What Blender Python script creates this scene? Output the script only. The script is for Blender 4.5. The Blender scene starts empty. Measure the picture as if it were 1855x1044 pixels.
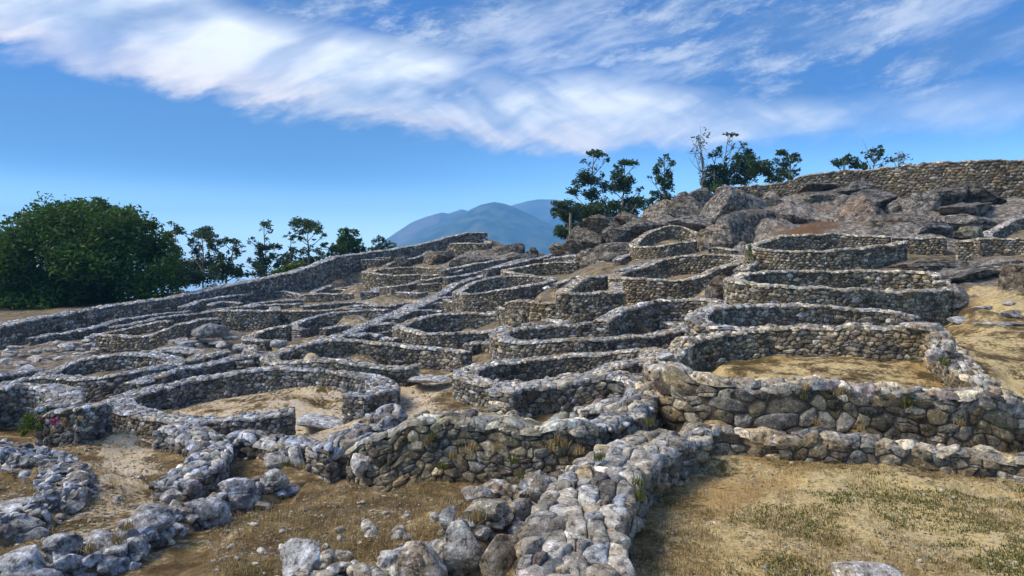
import bpy, bmesh, math, random
import numpy as np
from mathutils import Vector

# ------------------------------------------------------------------ camera
F = 1391.0; CX = 927.5; HY = 500.0; CZ = 6.0       # focal length (px of the 1855 px frame), horizon row, eye height
sc = bpy.context.scene
COL = sc.collection
cam_d = bpy.data.cameras.new('camera'); cam = bpy.data.objects.new('camera', cam_d); COL.objects.link(cam)
cam_d.lens = F / 1855 * 36; cam_d.sensor_width = 36; cam_d.shift_y = -(522 - HY) / 1855
cam_d.clip_start = 0.1; cam_d.clip_end = 60000
cam.location = (0, 0, CZ); cam.rotation_euler = (math.radians(90), 0, 0)
sc.camera = cam
sc.view_settings.view_transform = 'Standard'; sc.view_settings.look = 'None'
sc.view_settings.exposure = 0.70; sc.view_settings.gamma = 1.0
sc.cycles.max_bounces = 5; sc.cycles.diffuse_bounces = 3; sc.cycles.volume_bounces = 1
sc.cycles.use_denoising = True

# ------------------------------------------------------------------ node helper
class NT:
    def __init__(s, tree): s.t = tree; s.t.nodes.clear()
    def n(s, typ, **kw):
        nd = s.t.nodes.new(typ)
        for k, v in kw.items():
            if k.startswith('i_'):
                key = k[2:]; key = int(key) if key.isdigit() else key.replace('_', ' ')
                v2 = v
                if hasattr(v, 'is_output') or isinstance(v, bpy.types.NodeSocket): s.t.links.new(v, nd.inputs[key])
                else: nd.inputs[key].default_value = v2
            else: setattr(nd, k, v)
        return nd
    def m(s, op, a, b=None, c=None, clamp=False):
        nd = s.t.nodes.new('ShaderNodeMath'); nd.operation = op; nd.use_clamp = clamp
        for i, v in enumerate((a, b, c)):
            if v is None: continue
            if isinstance(v, bpy.types.NodeSocket): s.t.links.new(v, nd.inputs[i])
            else: nd.inputs[i].default_value = v
        return nd.outputs[0]
    def ss(s, x, a, b, lo=0., hi=1.):
        nd = s.n('ShaderNodeMapRange', interpolation_type='SMOOTHSTEP')
        s.t.links.new(x, nd.inputs[0])
        for i, v in zip((1, 2, 3, 4), (a, b, lo, hi)): nd.inputs[i].default_value = v
        return nd.outputs[0]
    def mix(s, fac, a, b, mode='MIX'):
        nd = s.t.nodes.new('ShaderNodeMix'); nd.data_type = 'RGBA'; nd.blend_type = mode
        for idx, v in ((0, fac), (6, a), (7, b)):
            if isinstance(v, bpy.types.NodeSocket): s.t.links.new(v, nd.inputs[idx])
            else: nd.inputs[idx].default_value = v if idx == 0 else (tuple(v) + (1,) if len(v) == 3 else v)
        return nd.outputs[2]
    def noise(s, vec, scale, detail=4, rough=.55, dist=0., dim='3D'):
        nd = s.n('ShaderNodeTexNoise', noise_dimensions=dim)
        nd.inputs['Scale'].default_value = scale; nd.inputs['Detail'].default_value = detail
        nd.inputs['Roughness'].default_value = rough; nd.inputs['Distortion'].default_value = dist
        if vec is not None: s.t.links.new(vec, nd.inputs['Vector'])
        return nd.outputs[0]

# ------------------------------------------------------------------ sky
SUN_EL, SUN_AZ = math.radians(47), math.radians(-98)     # azimuth from the view axis, negative = left
world = bpy.data.worlds.new('World'); sc.world = world; world.use_nodes = True
def build_sky():
    w = NT(world.node_tree)
    tc = w.n('ShaderNodeTexCoord'); sep = w.n('ShaderNodeSeparateXYZ', i_0=tc.outputs['Generated'])
    x, y, z = sep.outputs
    az = w.m('ARCTAN2', x, y); el = w.m('ARCSINE', z)
    sky = w.n('ShaderNodeTexSky', sky_type='NISHITA', sun_disc=False, sun_elevation=SUN_EL, sun_rotation=SUN_AZ,
              altitude=200, air_density=1.0, dust_density=.6, ozone_density=3.0)
    elc = w.m('MAXIMUM', el, 0.0)
    # deep blue above, paler towards the horizon
    tintf = w.ss(elc, -.03, .22)
    tint = w.mix(tintf, SKY_LO, SKY_HI)
    base = w.mix(1.0, sky.outputs[0], tint, 'MULTIPLY')
    # a darker veil low over the sea on the left
    veil = w.m('MULTIPLY', w.ss(el, .26, .18), w.ss(el, .04, .15))
    veil = w.m('MULTIPLY', veil, w.ss(az, .25, -.30))
    base = w.mix(w.m('MULTIPLY', veil, .75), base, (1.25, 2.6, 4.9))
    glow = w.m('MULTIPLY', w.ss(el, .13, .0), w.ss(az, .45, -.10, .30, 1.0))
    base = w.mix(w.m('MULTIPLY', glow, .9), base, (14.5, 18.5, 20.5))
    # cloud coordinates: azimuth and elevation, sheared along the streaks
    cv = w.n('ShaderNodeCombineXYZ', i_0=az, i_1=el, i_2=0.0)
    def mapped(rot, sx, sy, warp, off=(0, 0, 0)):
        wn = w.n('ShaderNodeTexNoise'); wn.inputs['Scale'].default_value = 4.5; wn.inputs['Detail'].default_value = 2
        w.t.links.new(cv.outputs[0], wn.inputs['Vector'])
        sub = w.n('ShaderNodeVectorMath', operation='SUBTRACT', i_0=wn.outputs[1]); sub.inputs[1].default_value = (.5, .5, .5)
        scl = w.n('ShaderNodeVectorMath', operation='SCALE', i_0=sub.outputs[0]); scl.inputs[3].default_value = warp
        add = w.n('ShaderNodeVectorMath', operation='ADD', i_0=cv.outputs[0], i_1=scl.outputs[0])
        r = w.n('ShaderNodeMapping', i_0=add.outputs[0]); r.inputs['Rotation'].default_value = (0, 0, math.radians(rot))
        r2 = w.n('ShaderNodeMapping', i_0=r.outputs[0]); r2.inputs['Scale'].default_value = (sx, sy, 1); r2.inputs['Location'].default_value = off
        return r2.outputs[0]
    # lower edge of the cloud deck as a curve of azimuth
    fc = w.n('ShaderNodeFloatCurve'); cu = fc.mapping.curves[0]
    pts = [(-.75, .262), (-.588, .240), (-.42, .215), (-.23, .196), (-.05, .168), (.095, .152), (.24, .160), (.42, .168), (.60, .166), (.75, .17)]
    tr = lambda a, e: ((a + .8) / 1.6, e / .4)
    cu.points[0].location = tr(*pts[0]); cu.points[1].location = tr(*pts[-1])
    for p in pts[1:-1]: cu.points.new(*tr(*p))
    fc.mapping.update()
    w.t.links.new(w.m('MULTIPLY_ADD', az, 1 / 1.6, .5), fc.inputs['Value'])
    edge = w.m('MULTIPLY', fc.outputs[0], .4)
    e0 = w.m('SUBTRACT', el, edge)
    rag = w.noise(mapped(-14, 6, 15, .05), 1.0, 8, .62)
    e1 = w.m('MULTIPLY_ADD', w.m('SUBTRACT', rag, .5), .12, e0)
    deck = w.ss(e1, -.010, .018)                              # 1 above the edge
    soft = w.noise(mapped(-10, 3, 7, .05, (2, 3, 0)), 1.0, 4, .5)
    e2 = w.m('MULTIPLY_ADD', w.m('SUBTRACT', soft, .5), .07, e0)
    width = w.m('MULTIPLY', w.ss(az, -.62, -.28, .22, .085), w.ss(az, .08, .36, 1.0, .28))                   # the bright belt narrows to the right
    belt = w.m('MULTIPLY', deck, w.m('SUBTRACT', 1.0, w.m('DIVIDE', w.m('SUBTRACT', e2, width), .035), clamp=True))
    belt = w.m('MULTIPLY', belt, w.ss(az, .28, .60, 1.0, .55))
    streak = w.noise(mapped(26, 3.2, 13, .07), 1.0, 5, .52)
    streak2 = w.noise(mapped(-16, 3.0, 12, .04, (3, 1, 0)), 1.0, 8, .64)
    cells = w.noise(mapped(-12, 9, 24, .03, (7, 2, 0)), 1.0, 9, .68)
    # a blue window in the belt left of the middle
    hole = w.noise(mapped(-18, 2.4, 7, .08, (5, 8, 0)), 1.0, 4, .55)
    st = w.m('MULTIPLY_ADD', w.ss(az, -.45, .0), w.m('SUBTRACT', streak, .62), .62)
    fib = w.noise(mapped(-20, 7, 34, .05, (9, 4, 0)), 1.0, 8, .66)
    c1 = w.m('MULTIPLY', w.m('MULTIPLY', belt, w.ss(w.m('MULTIPLY_ADD', fib, .55, w.m('MULTIPLY', streak2, .45)), .38, .56, .62, 1.0)), w.m('MULTIPLY', w.ss(st, .36, .54, .38, 1.0), w.ss(hole, .62, .50, .42, 1.0)))
    upper = w.ss(e1, .0, .06)
    c2 = w.m('MULTIPLY', upper, w.m('MAXIMUM', w.m('MULTIPLY', w.ss(cells, .45, .68), .50), w.m('MULTIPLY', w.ss(streak2, .47, .70), .48)))
    cover = w.m('MAXIMUM', c1, c2)
    rim = w.m('MULTIPLY', w.ss(e1, .060, .0), w.ss(az, .40, .05))
    ccol = w.mix(w.m('MULTIPLY', rim, .8), CLOUD_W, CLOUD_P)
    shade = w.noise(mapped(-14, 4, 11, .08, (1, 5, 0)), 1.0, 5, .58)
    ccol = w.mix(w.m('MULTIPLY', w.ss(shade, .48, .68), .55), ccol, (3.0, 4.3, 6.3))
    # grey-blue undersides over the whole upper deck
    dk = w.m('MULTIPLY', w.ss(e1, .02, .09), w.ss(w.m('MULTIPLY_ADD', cells, .4, w.m('MULTIPLY', shade, .6)), .42, .58))
    base2 = w.mix(w.m('MULTIPLY', dk, .72), base, (1.15, 1.95, 3.9))
    col = w.mix(cover, base2, ccol)
    bg = w.n('ShaderNodeBackground', i_0=col); bg.inputs[1].default_value = .086
    out = w.n('ShaderNodeOutputWorld', i_0=bg.outputs[0])
SKY_LO, SKY_HI = (4.0, 5.2, 6.0), (.33, .58, 1.0)
CLOUD_W, CLOUD_P = (9.9, 10.0, 9.8), (11.2, 9.4, 7.8)
build_sky()

# ------------------------------------------------------------------ sun
sd = bpy.data.lights.new('sun', 'SUN'); so = bpy.data.objects.new('sun', sd); COL.objects.link(so)
sd.energy = 3.1; sd.angle = math.radians(28); sd.color = (1.0, .87, .70)
sdir = Vector((math.sin(SUN_AZ) * math.cos(SUN_EL), math.cos(SUN_AZ) * math.cos(SUN_EL), math.sin(SUN_EL)))
so.rotation_euler = (-sdir).to_track_quat('-Z', 'Y').to_euler(); so.location = (0, 0, 60)

# ------------------------------------------------------------------ helpers
def P(px, py, D):                      # a point seen at (px,py) of the photograph, D metres ahead
    return ((px - CX) / F * D, D, (HY - py) / F * D + CZ)

def hash3(i, seed):
    i = i.astype(np.int64)
    h = (i[..., 0] * 374761393 + i[..., 1] * 668265263 + i[..., 2] * 2147483647 + seed * 974711) & 0xffffffff
    h = ((h ^ (h >> 13)) * 1274126177) & 0xffffffff
    h = h ^ (h >> 16)
    return (h & 0xffffff) / float(0xffffff)
def vnoise(p, seed=0):
    i = np.floor(p); f = p - i; f = f * f * (3 - 2 * f); r = 0
    for a in (0, 1):
        for b in (0, 1):
            for c in (0, 1):
                w = (f[..., 0] if a else 1 - f[..., 0]) * (f[..., 1] if b else 1 - f[..., 1]) * (f[..., 2] if c else 1 - f[..., 2])
                r = r + w * hash3(i + np.array([a, b, c]), seed)
    return r * 2 - 1
def fbm(p, octv=4, seed=0, gain=.5):
    r = 0; a = 1; t = 0
    for k in range(octv):
        r = r + a * vnoise(p * (2.03 ** k), seed + k * 17); t += a; a *= gain
    return r / t

def mesh_np(name, V, Fq, mat, parent=None, tint=None, smooth=True, extra=None):
    """V (n,3), Fq (m,3|4) -> one mesh object"""
    me = bpy.data.meshes.new(name)
    V = np.ascontiguousarray(V, dtype=np.float32); Fq = np.ascontiguousarray(Fq, dtype=np.int32)
    k = Fq.shape[1]
    me.vertices.add(len(V)); me.vertices.foreach_set('co', V.ravel())
    me.loops.add(Fq.size); me.loops.foreach_set('vertex_index', Fq.ravel())
    me.polygons.add(len(Fq)); me.polygons.foreach_set('loop_start', np.arange(len(Fq), dtype=np.int32) * k)
    me.update(calc_edges=True)
    if tint is not None:
        at = me.color_attributes.new('tint', 'FLOAT_COLOR', 'POINT')
        c = np.ones((len(V), 4), dtype=np.float32); c[:, :3] = tint; at.data.foreach_set('color', c.ravel())
    if extra is not None:
        for nm, arr in extra.items():
            a = me.attributes.new(nm, 'FLOAT', 'POINT'); a.data.foreach_set('value', np.ascontiguousarray(arr, dtype=np.float32))
    me.polygons.foreach_set('use_smooth', np.full(len(Fq), smooth))
    me.materials.append(mat)
    o = bpy.data.objects.new(name, me); COL.objects.link(o)
    if parent is not None: o.parent = parent
    return o
def tag(o, label=None, cat=None, group=None, kind=None):
    if label: o['label'] = label
    if cat: o['category'] = cat
    if group: o['group'] = group
    if kind: o['kind'] = kind
    elif cat: o['kind'] = 'thing'
    return o
def empty(name, loc=(0, 0, 0)):
    o = bpy.data.objects.new(name, None); o.location = loc; o.empty_display_size = .2; COL.objects.link(o); return o

# ------------------------------------------------------------------ materials
def new_mat(name):
    m = bpy.data.materials.new(name); m.use_nodes = True; return m, NT(m.node_tree)
def stone_mat(name, base_a, base_b, lichen, dark, warm, scale=1.0, lic=.5, rough_bump=.8, crack=0., moss=.45):
    m, w = new_mat(name)
    g = w.n('ShaderNodeNewGeometry').outputs['Position']
    at = w.n('ShaderNodeVertexColor', layer_name='tint').outputs[0]
    n1 = w.noise(g, 2.6 * scale, 5, .6); n2 = w.noise(g, 9 * scale, 6, .7); n3 = w.noise(g, 34 * scale, 4, .7); n4 = w.noise(g, 1.1 * scale, 3, .6)
    c = w.mix(w.ss(n1, .38, .62), base_a, base_b)
    c = w.mix(w.m('MULTIPLY', w.ss(n4, .52, .66), .55), c, warm)
    c = w.mix(w.m('MULTIPLY', w.ss(n2, .60 - .12 * lic, .66), .85 * lic + .3), c, lichen)
    c = w.mix(w.m('MULTIPLY', w.ss(n2, .48, .38), .8), c, dark)
    c = w.mix(w.m('MULTIPLY', w.ss(w.noise(g, 1.7 * scale, 4, .6), .60, .68), moss), c, (.10, .11, .02))
    c = w.mix(w.m('MULTIPLY', w.ss(n3, .56, .66), .55), c, dark)
    c = w.mix(w.m('MULTIPLY', w.ss(n3, .44, .34), .45), c, lichen)
    b = w.m('ADD', w.m('MULTIPLY', n2, 1.0), w.m('MULTIPLY', n3, .45))
    if crack:
        mp = w.n('ShaderNodeMapping', i_0=g); mp.inputs['Rotation'].default_value = (.4, .7, .3); mp.inputs['Scale'].default_value = (.6, .6, 2.0)
        cn = w.noise(mp.outputs[0], .8, 5, .6, 1.0); ln = w.ss(w.m('ABSOLUTE', w.m('SUBTRACT', cn, .5)), .020, .004)
        c = w.mix(w.m('MULTIPLY', ln, crack), c, (.03, .026, .022)); b = w.m('SUBTRACT', b, w.m('MULTIPLY', ln, .8))
        st = w.noise(g, 4.6, 8, .8); c = w.mix(w.m('MULTIPLY', w.ss(st, .52, .60), .75), c, lichen); c = w.mix(w.m('MULTIPLY', w.ss(st, .45, .38), .7), c, dark); b = w.m('ADD', b, st)
    c = w.mix(1.0, c, at, 'MULTIPLY')
    bp = w.n('ShaderNodeBump', i_Height=b); bp.inputs['Strength'].default_value = rough_bump; bp.inputs['Distance'].default_value = .05 / scale
    p = w.n('ShaderNodeBsdfPrincipled', i_0=c); p.inputs['Roughness'].default_value = .9
    p.inputs['Specular IOR Level'].default_value = .25
    w.t.links.new(bp.outputs[0], p.inputs['Normal'])
    w.n('ShaderNodeOutputMaterial', i_0=p.outputs[0]); return m
M_STONE_SHADED = stone_mat('wall_stone_shaded', (.16, .153, .136), (.30, .275, .228), (.68, .66, .60), (.028, .026, .022), (.26, .185, .085), rough_bump=1.0)  # facing stone, darker than the copings: shade of upright faces is in the colour
M_TOP_LIT = stone_mat('wall_top_stone_lit', (.28, .275, .26), (.47, .455, .415), (.80, .80, .77), (.045, .042, .037), (.38, .29, .17), lic=.7, rough_bump=1.0, moss=.15)  # lichened coping stone, paler than the faces: overhead skylight painted into its colour
M_ROCK = stone_mat('boulder_granite', (.23, .22, .21), (.44, .42, .385), (.82, .82, .78), (.035, .033, .03), (.34, .24, .13), lic=.8, rough_bump=1.0, moss=.3)
M_BED = stone_mat('bedrock_granite', (.095, .090, .084), (.20, .185, .16), (.48, .46, .42), (.020, .019, .017), (.21, .135, .065), scale=.7, lic=.45, rough_bump=1.0, crack=.9)
def simple_mat(name, a, b, scale, rough=.9):
    m, w = new_mat(name); g = w.n('ShaderNodeNewGeometry').outputs['Position']
    c = w.mix(w.ss(w.noise(g, scale, 4, .6), .35, .65), a, b)
    p = w.n('ShaderNodeBsdfPrincipled', i_0=c); p.inputs['Roughness'].default_value = rough
    w.n('ShaderNodeOutputMaterial', i_0=p.outputs[0]); return m
M_CORE = simple_mat('earth_mortar', (.055, .046, .032), (.12, .095, .06), 14)
M_EARTH = simple_mat('loose_earth', (.09, .06, .03), (.24, .17, .09), 9)
M_BARK = simple_mat('bark', (.10, .085, .07), (.30, .27, .23), 3)
def leaf_mat(name, a, b, tr=.35):
    m, w = new_mat(name); at = w.n('ShaderNodeVertexColor', layer_name='tint')
    c = w.mix(at.outputs[0], a, b)
    d = w.n('ShaderNodeBsdfPrincipled', i_0=c); d.inputs['Roughness'].default_value = .55; d.inputs['Specular IOR Level'].default_value = .3
    t = w.n('ShaderNodeBsdfTranslucent', i_0=w.mix(.5, c, (.10, .16, .02)))
    mx = w.n('ShaderNodeMixShader', i_0=tr, i_1=d.outputs[0], i_2=t.outputs[0])
    w.n('ShaderNodeOutputMaterial', i_0=mx.outputs[0]); return m
M_OAK = leaf_mat('broadleaf', (.016, .052, .008), (.060, .155, .018), .35)
M_EUC = leaf_mat('eucalyptus_leaf', (.022, .050, .018), (.06, .11, .035), .35)
M_SHRUB = leaf_mat('shrub_leaf', (.05, .10, .01), (.12, .18, .02), .3)
M_WEED = leaf_mat('green_weed', (.07, .085, .015), (.18, .18, .04), .25)
M_DRY = leaf_mat('dry_stalk', (.22, .14, .055), (.46, .35, .17), .2)
M_FLOWER = leaf_mat('purple_heather', (.25, .02, .12), (.45, .06, .28), .2)

# ------------------------------------------------------------------ traced ruins
CTRL = []      # ground control points: x, y, z, sand, rock, rust
def ctrl(x, y, z, sand=.25, rock=0., rust=0., w=1.): CTRL.append((x, y, z, sand, rock, rust, w))

def smooth_path(Q, closed, step):
    Q = np.array(Q, float)
    n = len(Q); out = []
    idx = range(n if closed else n - 1)
    for i in idx:
        p1, p2 = Q[i], Q[(i + 1) % n]
        p0 = Q[(i - 1) % n] if (closed or i > 0) else 2 * p1 - p2
        p3 = Q[(i + 2) % n] if (closed or i < n - 2) else 2 * p2 - p1
        L = np.linalg.norm((p2 - p1)[:2]); m = max(1, int(L / step))
        for t in np.arange(m) / m:          # Catmull-Rom, softened
            a = .5 * ((2 * p1) + (-p0 + p2) * t + (2 * p0 - 5 * p1 + 4 * p2 - p3) * t * t + (-p0 + 3 * p1 - 3 * p2 + p3) * t ** 3)
            l = p1 + (p2 - p1) * t
            out.append(.75 * a + .25 * l)
    if not closed: out.append(Q[-1])
    R = np.array(out)
    for _ in range(3):
        S = R.copy()
        if closed: S = (np.roll(R, 1, 0) + 2 * R + np.roll(R, -1, 0)) / 4
        else: S[1:-1] = (R[:-2] + 2 * R[1:-1] + R[2:]) / 4
        R = S
    return R

WALLS = []
def wall(name, label, cat, pts, T=.45, h=(.6, .6), ring=None, closed=False, step=None, ch=.16, group=None, rag=.015, ctl=True,
         tone=(1, 1, 1), sand=.25, rock=0., top_gap=0, corner=False):
    """pts: (px,py,D) or, with ring=(xl,xr,D,k), (px,py) with px negative on the near half.  h=(left of travel, right of travel)"""
    Q = []
    if ring:
        xl, xr, D0, k = ring; c = (xl + xr) / 2; Rp = (xr - xl) / 2; Rm = Rp / F * D0 * k
        for px, py in pts:
            s = -1 if px < 0 else 1; px = abs(px)
            u = max(-1, min(1, (px - c) / Rp)); D = D0 + s * Rm * math.sqrt(1 - u * u)
            Q.append(P(px, py, D))
    else: Q = [P(*p) for p in pts]
    Dm = float(np.mean([q[1] for q in Q]))
    step = step or max(.05, Dm * .004)
    R = smooth_path(Q, closed, step) if not corner else densify(Q, closed, step)
    if isinstance(h, (int, float)): h = (h, h)
    WALLS.append(dict(name=name, label=label, cat=cat, R=R, T=T, h=h, closed=closed, ch=ch, group=group, rag=rag, D=Dm, tone=tone))
    if ctl:
        nrm = path_normals(R, closed); k = max(1, int(.25 / step * max(1, Dm / 18)))
        for i in range(0, len(R), k):
            for sgn, hh in ((1, h[0]), (-1, h[1])):
                o = T / 2 + .12
                ctrl(R[i, 0] + nrm[i, 0] * sgn * o, R[i, 1] + nrm[i, 1] * sgn * o, R[i, 2] - hh, sand, rock, 0., .06)
def densify(Q, closed, step):
    Q = np.array(Q, float); out = []
    n = len(Q)
    for i in range(n if closed else n - 1):
        a, b = Q[i], Q[(i + 1) % n]; m = max(1, int(np.linalg.norm((b - a)[:2]) / step))
        for t in np.arange(m) / m: out.append(a + (b - a) * t)
    if not closed: out.append(Q[-1])
    return np.array(out)
def path_normals(R, closed):
    if closed: T = np.roll(R, -1, 0) - np.roll(R, 1, 0)
    else: T = np.gradient(R, axis=0)
    T = T[:, :2]; T /= (np.linalg.norm(T, axis=1)[:, None] + 1e-9)
    return np.stack([-T[:, 1], T[:, 0]], 1)          # left-hand side of travel

COOL_SKY, MID, WARM = (.93, .98, 1.08), (1, 1, 1), (1.06, 1.0, .89)  # the cool tone puts the sky's blue cast into the stone colour
RUIN = 'ruined drystone houses on the hillside'
LOW = 'low linking walls between the houses'
def rw(label, *a, **k): wall('house_ruin', label, 'house ruin', *a, group=RUIN, **k)
def lw(label, *a, **k): wall('drystone_wall', label, 'wall', *a, group=LOW, **k)

# --- long enclosure walls on the skyline
wall('enclosure_wall', 'long curving enclosure wall climbing from the left edge to a square end before the mountain', 'wall',
     [(-60, 603, 30), (0, 588, 32), (52, 578, 34), (103, 570, 36), (160, 558, 37.5), (226, 549, 39), (302, 539, 42), (400, 518, 46), (460, 507, 48.5),
      (520, 494, 51), (564, 481, 53), (607, 465, 55), (659, 458, 58), (723, 449, 61), (770, 440, 63), (815, 428, 64.5), (845, 422, 65.5), (881, 421, 66)],
     T=.9, h=(.5, 1.35), ch=.24, tone=COOL_SKY, rag=.02)
wall('enclosure_wall', 'tall long boundary wall running along the hilltop at the upper right behind the boulders', 'wall',
     [(1300, 341, 50), (1352, 338, 50), (1420, 332, 49), (1455, 321, 48), (1509, 312, 47), (1576, 308, 46), (1628, 303, 45), (1692, 296, 43.5), (1779, 292, 42), (1860, 291, 41), (2000, 290, 39)],
     T=.9, h=(1.6, 2.3), ch=.28, tone=(.80, .76, .68), rag=.03)
wall('bastion_wall', 'square stone bastion stepping out just below the square end of the skyline wall', 'wall',
     [(818, 446, 60.5), (822, 441, 59.5), (850, 440, 59), (881, 441, 59), (884, 436, 61)], T=.6, h=(.5, 1.4), ch=.22, tone=WARM)

# --- left flank
lw('thin low kerb hooked round under the left end of the enclosure wall', [(64, 611, 29.5), (90, 605, 30.5), (140, 599, 31.5), (175, 590, 33), (230, 576, 36), (290, 568, 38), (345, 562, 39)], T=.4, h=.35, ch=.13, tone=COOL_SKY)
lw('inner low kerb running parallel to the hooked kerb on the far left slope', [(205, 592, 31.5), (250, 583, 33.5), (290, 574, 35), (345, 568, 36.5), (392, 562, 37.5)], T=.4, h=.35, ch=.13, tone=COOL_SKY)
lw('low wall end curving below the enclosure wall near the two slim eucalyptus', [(330, 556, 41), (360, 545, 43), (400, 537, 44.5), (440, 533, 46)], T=.5, h=.6, ch=.16, tone=COOL_SKY)
rw('crescent house wall with tall rounded front face left of the tilted flat rock', [(310, 581), (290, 582), (245, 590), (205, 600), (172, 606), (-210, 606), (-250, 608), (-275, 606), (-300, 596), (-322, 586), (-350, 580), (-398, 576)],
   ring=(172, 400, 28.5, .45), T=.42, h=(.35, .72), ch=.15, tone=MID)
rw('straight pale block wall standing up behind the tilted flat rock', [(392, 561, 34), (440, 561, 33.8), (497, 562, 33.8), (499, 556, 36)], T=.5, h=(.5, 1.05), ch=.15, tone=MID, corner=True)
lw('brownish wall joined to the right of the pale block wall', [(500, 562, 34.5), (540, 563, 34.5), (600, 560, 34.8), (655, 557, 35.2)], T=.45, h=(.3, .65), ch=.15, tone=WARM)
lw('long thin wall line sweeping left to right across the middle of the left slope', [(375, 561, 39), (430, 556, 40), (462, 549, 41.5), (512, 544, 42.5), (549, 542, 43)], T=.45, h=.35, ch=.15, tone=COOL_SKY)
rw('small oval house with thin rim on the upper left slope', [(549, 541), (548, 534), (530, 529), (510, 527), (480, 530), (455, 536), (439, 543), (-450, 547), (-470, 548), (-500, 545), (-547, 541)], ring=(438, 550, 48, .8), T=.4, h=(.5, .35), closed=True, ch=.15, tone=COOL_SKY)
rw('smallest oval house tucked under the enclosure wall beneath the tall slim eucalyptus', [(565, 522), (550, 519), (520, 517), (490, 519), (477, 524), (-490, 528), (-510, 529), (-535, 528), (-560, 533)], ring=(476, 566, 54, .8), T=.4, h=(.45, .3), closed=True, ch=.15, tone=COOL_SKY)
rw('flat oval house just below the dense round tree', [(657, 504), (620, 502), (600, 503), (580, 505), (562, 511), (-580, 514), (-620, 517), (-655, 512)], ring=(561, 670, 56, .7), T=.4, h=(.45, .3), ch=.15, tone=COOL_SKY)
lw('diagonal wall line climbing right under the dense round tree', [(580, 500, 57), (620, 495, 58), (660, 487, 58.5), (690, 475, 59.5), (735, 464, 61)], T=.45, h=(.3, .6), ch=.18, tone=COOL_SKY)
lw('straight wall line above the small oval houses', [(570, 524, 52), (610, 524, 51.5), (655, 525, 51)], T=.4, h=.35, ch=.15, tone=MID)
lw('short diagonal wall rising toward the bright block', [(600, 524, 52), (628, 519, 52.5), (656, 513, 53)], T=.4, h=.4, ch=.15, tone=MID)
lw('low straight wall left of the square doorway', [(548, 534, 46), (575, 532, 45.5), (640, 531, 45.5)], T=.45, h=(.3, .6), ch=.15, tone=MID)
rw('bright brown block house with bowed rim in the centre of the upper slope', [(800, 485), (760, 484), (730, 484), (700, 486), (674, 491), (-660, 492), (-690, 495), (-720, 499), (-762, 497)], ring=(657, 800, 49, .6), T=.45, h=(.4, .95), ch=.16, tone=WARM)
rw('left pier of the square doorway on the upper slope', [(655, 528, 44), (678, 528, 43.8), (681, 522, 46)], T=.5, h=(.4, .7), ch=.15, tone=COOL_SKY, corner=True)
rw('right side wall of the square doorway on the upper slope', [(680, 521, 48), (712, 519, 45.5), (714, 518, 44.5), (740, 514, 44.5), (768, 506, 45.5)], T=.5, h=(.4, .75), ch=.15, tone=MID, corner=True)
lw('small brown wall stub right of the square doorway', [(757, 515, 43), (775, 513, 43), (800, 513, 43)], T=.4, h=.5, ch=.15, tone=WARM)
lw('low wall line passing under the square doorway', [(545, 555, 38.5), (600, 549, 39.5), (655, 547, 40), (690, 552, 39), (715, 551, 39), (740, 546, 40)], T=.4, h=.32, ch=.14, tone=MID)
lw('pale wall ledge above the middle left oval house', [(620, 557, 36.8), (645, 553, 37.2), (700, 554, 36.8), (718, 552, 36.8)], T=.4, h=.3, ch=.14, tone=COOL_SKY)
lw('curved wall beside the small upper slope doorway leading to the square bastion', [(700, 478, 55), (735, 470, 56.5), (765, 462, 57.5)], T=.45, h=.5, ch=.17, tone=MID)
lw('short straight wall tucked below the skyline wall left of the dark boulder', [(655, 470, 56.5), (690, 470, 56.5)], T=.45, h=.5, ch=.17)
lw('brown wall bit below the skyline wall right of the short straight wall', [(672, 467, 58.5), (708, 466, 58.5)], T=.45, h=.5, ch=.17, tone=WARM)
lw('long wall line from the bright block up to the central hump of rock', [(800, 489, 46), (840, 481, 48), (880, 474, 50), (915, 469, 51)], T=.45, h=.6, ch=.17, tone=MID)
lw('wall below the central hump running up to the saddle', [(806, 503, 44), (850, 496, 45.5), (900, 485, 48), (950, 473, 50.5)], T=.45, h=(.3, .55), ch=.17, tone=COOL_SKY)

# --- the long diagonal walkway wall
wall('walkway_wall', 'long diagonal wall snaking uphill through the centre from the horseshoe house to the saddle', 'wall',
     [(535, 628, 22.3), (562, 621, 23), (590, 612, 24.2), (625, 604, 25.5), (650, 592, 27), (680, 581, 29.2), (719, 564, 32), (754, 549, 35), (800, 530, 38.5), (828, 512, 41), (865, 501, 43.5), (916, 487, 47), (965, 474, 51), (1010, 462, 55)],
     T=.5, h=(.35, .6), ch=.16, tone=COOL_SKY)
rw('middle left oval house with squared door pillar', [(703, 561), (680, 561), (640, 562), (600, 566), (570, 573), (545, 580), (529, 589), (-536, 593), (-554, 595)], ring=(526, 740, 33, .55), T=.5, h=(.9, .7), ch=.15, tone=COOL_SKY)
lw('short inner wall inside the middle left oval house', [(585, 594, 29.5), (600, 591, 29.8), (640, 587, 30)], T=.4, h=.65, ch=.14, tone=COOL_SKY)
rw('small round house left of the squared door pillar', [(524, 588), (500, 592), (470, 600), (449, 608), (-450, 613), (-470, 616), (-487, 616)], ring=(447, 560, 26.5, .75), T=.42, h=(.55, .75), ch=.14, tone=MID)
rw('small enclosure tucked into the bend of the walkway wall', [(722, 596), (700, 600), (655, 602), (662, 594), (690, 583), (716, 584), (733, 588)], ring=(640, 800, 27.5, .2), T=.4, h=(.6, .5), ch=.14, tone=MID)
rw('half ring above the central oval house with thin rim', [(712, 574, 30), (745, 561, 32), (775, 562, 32.5), (800, 564, 32.5)], T=.4, h=.6, ch=.15, tone=COOL_SKY)
lw('curved wall above the central oval house dropping to the right', [(768, 552, 34), (800, 548, 34.5), (845, 552, 33), (880, 560, 31), (905, 568, 29.5)], T=.4, h=.6, ch=.15, tone=MID)
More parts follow.
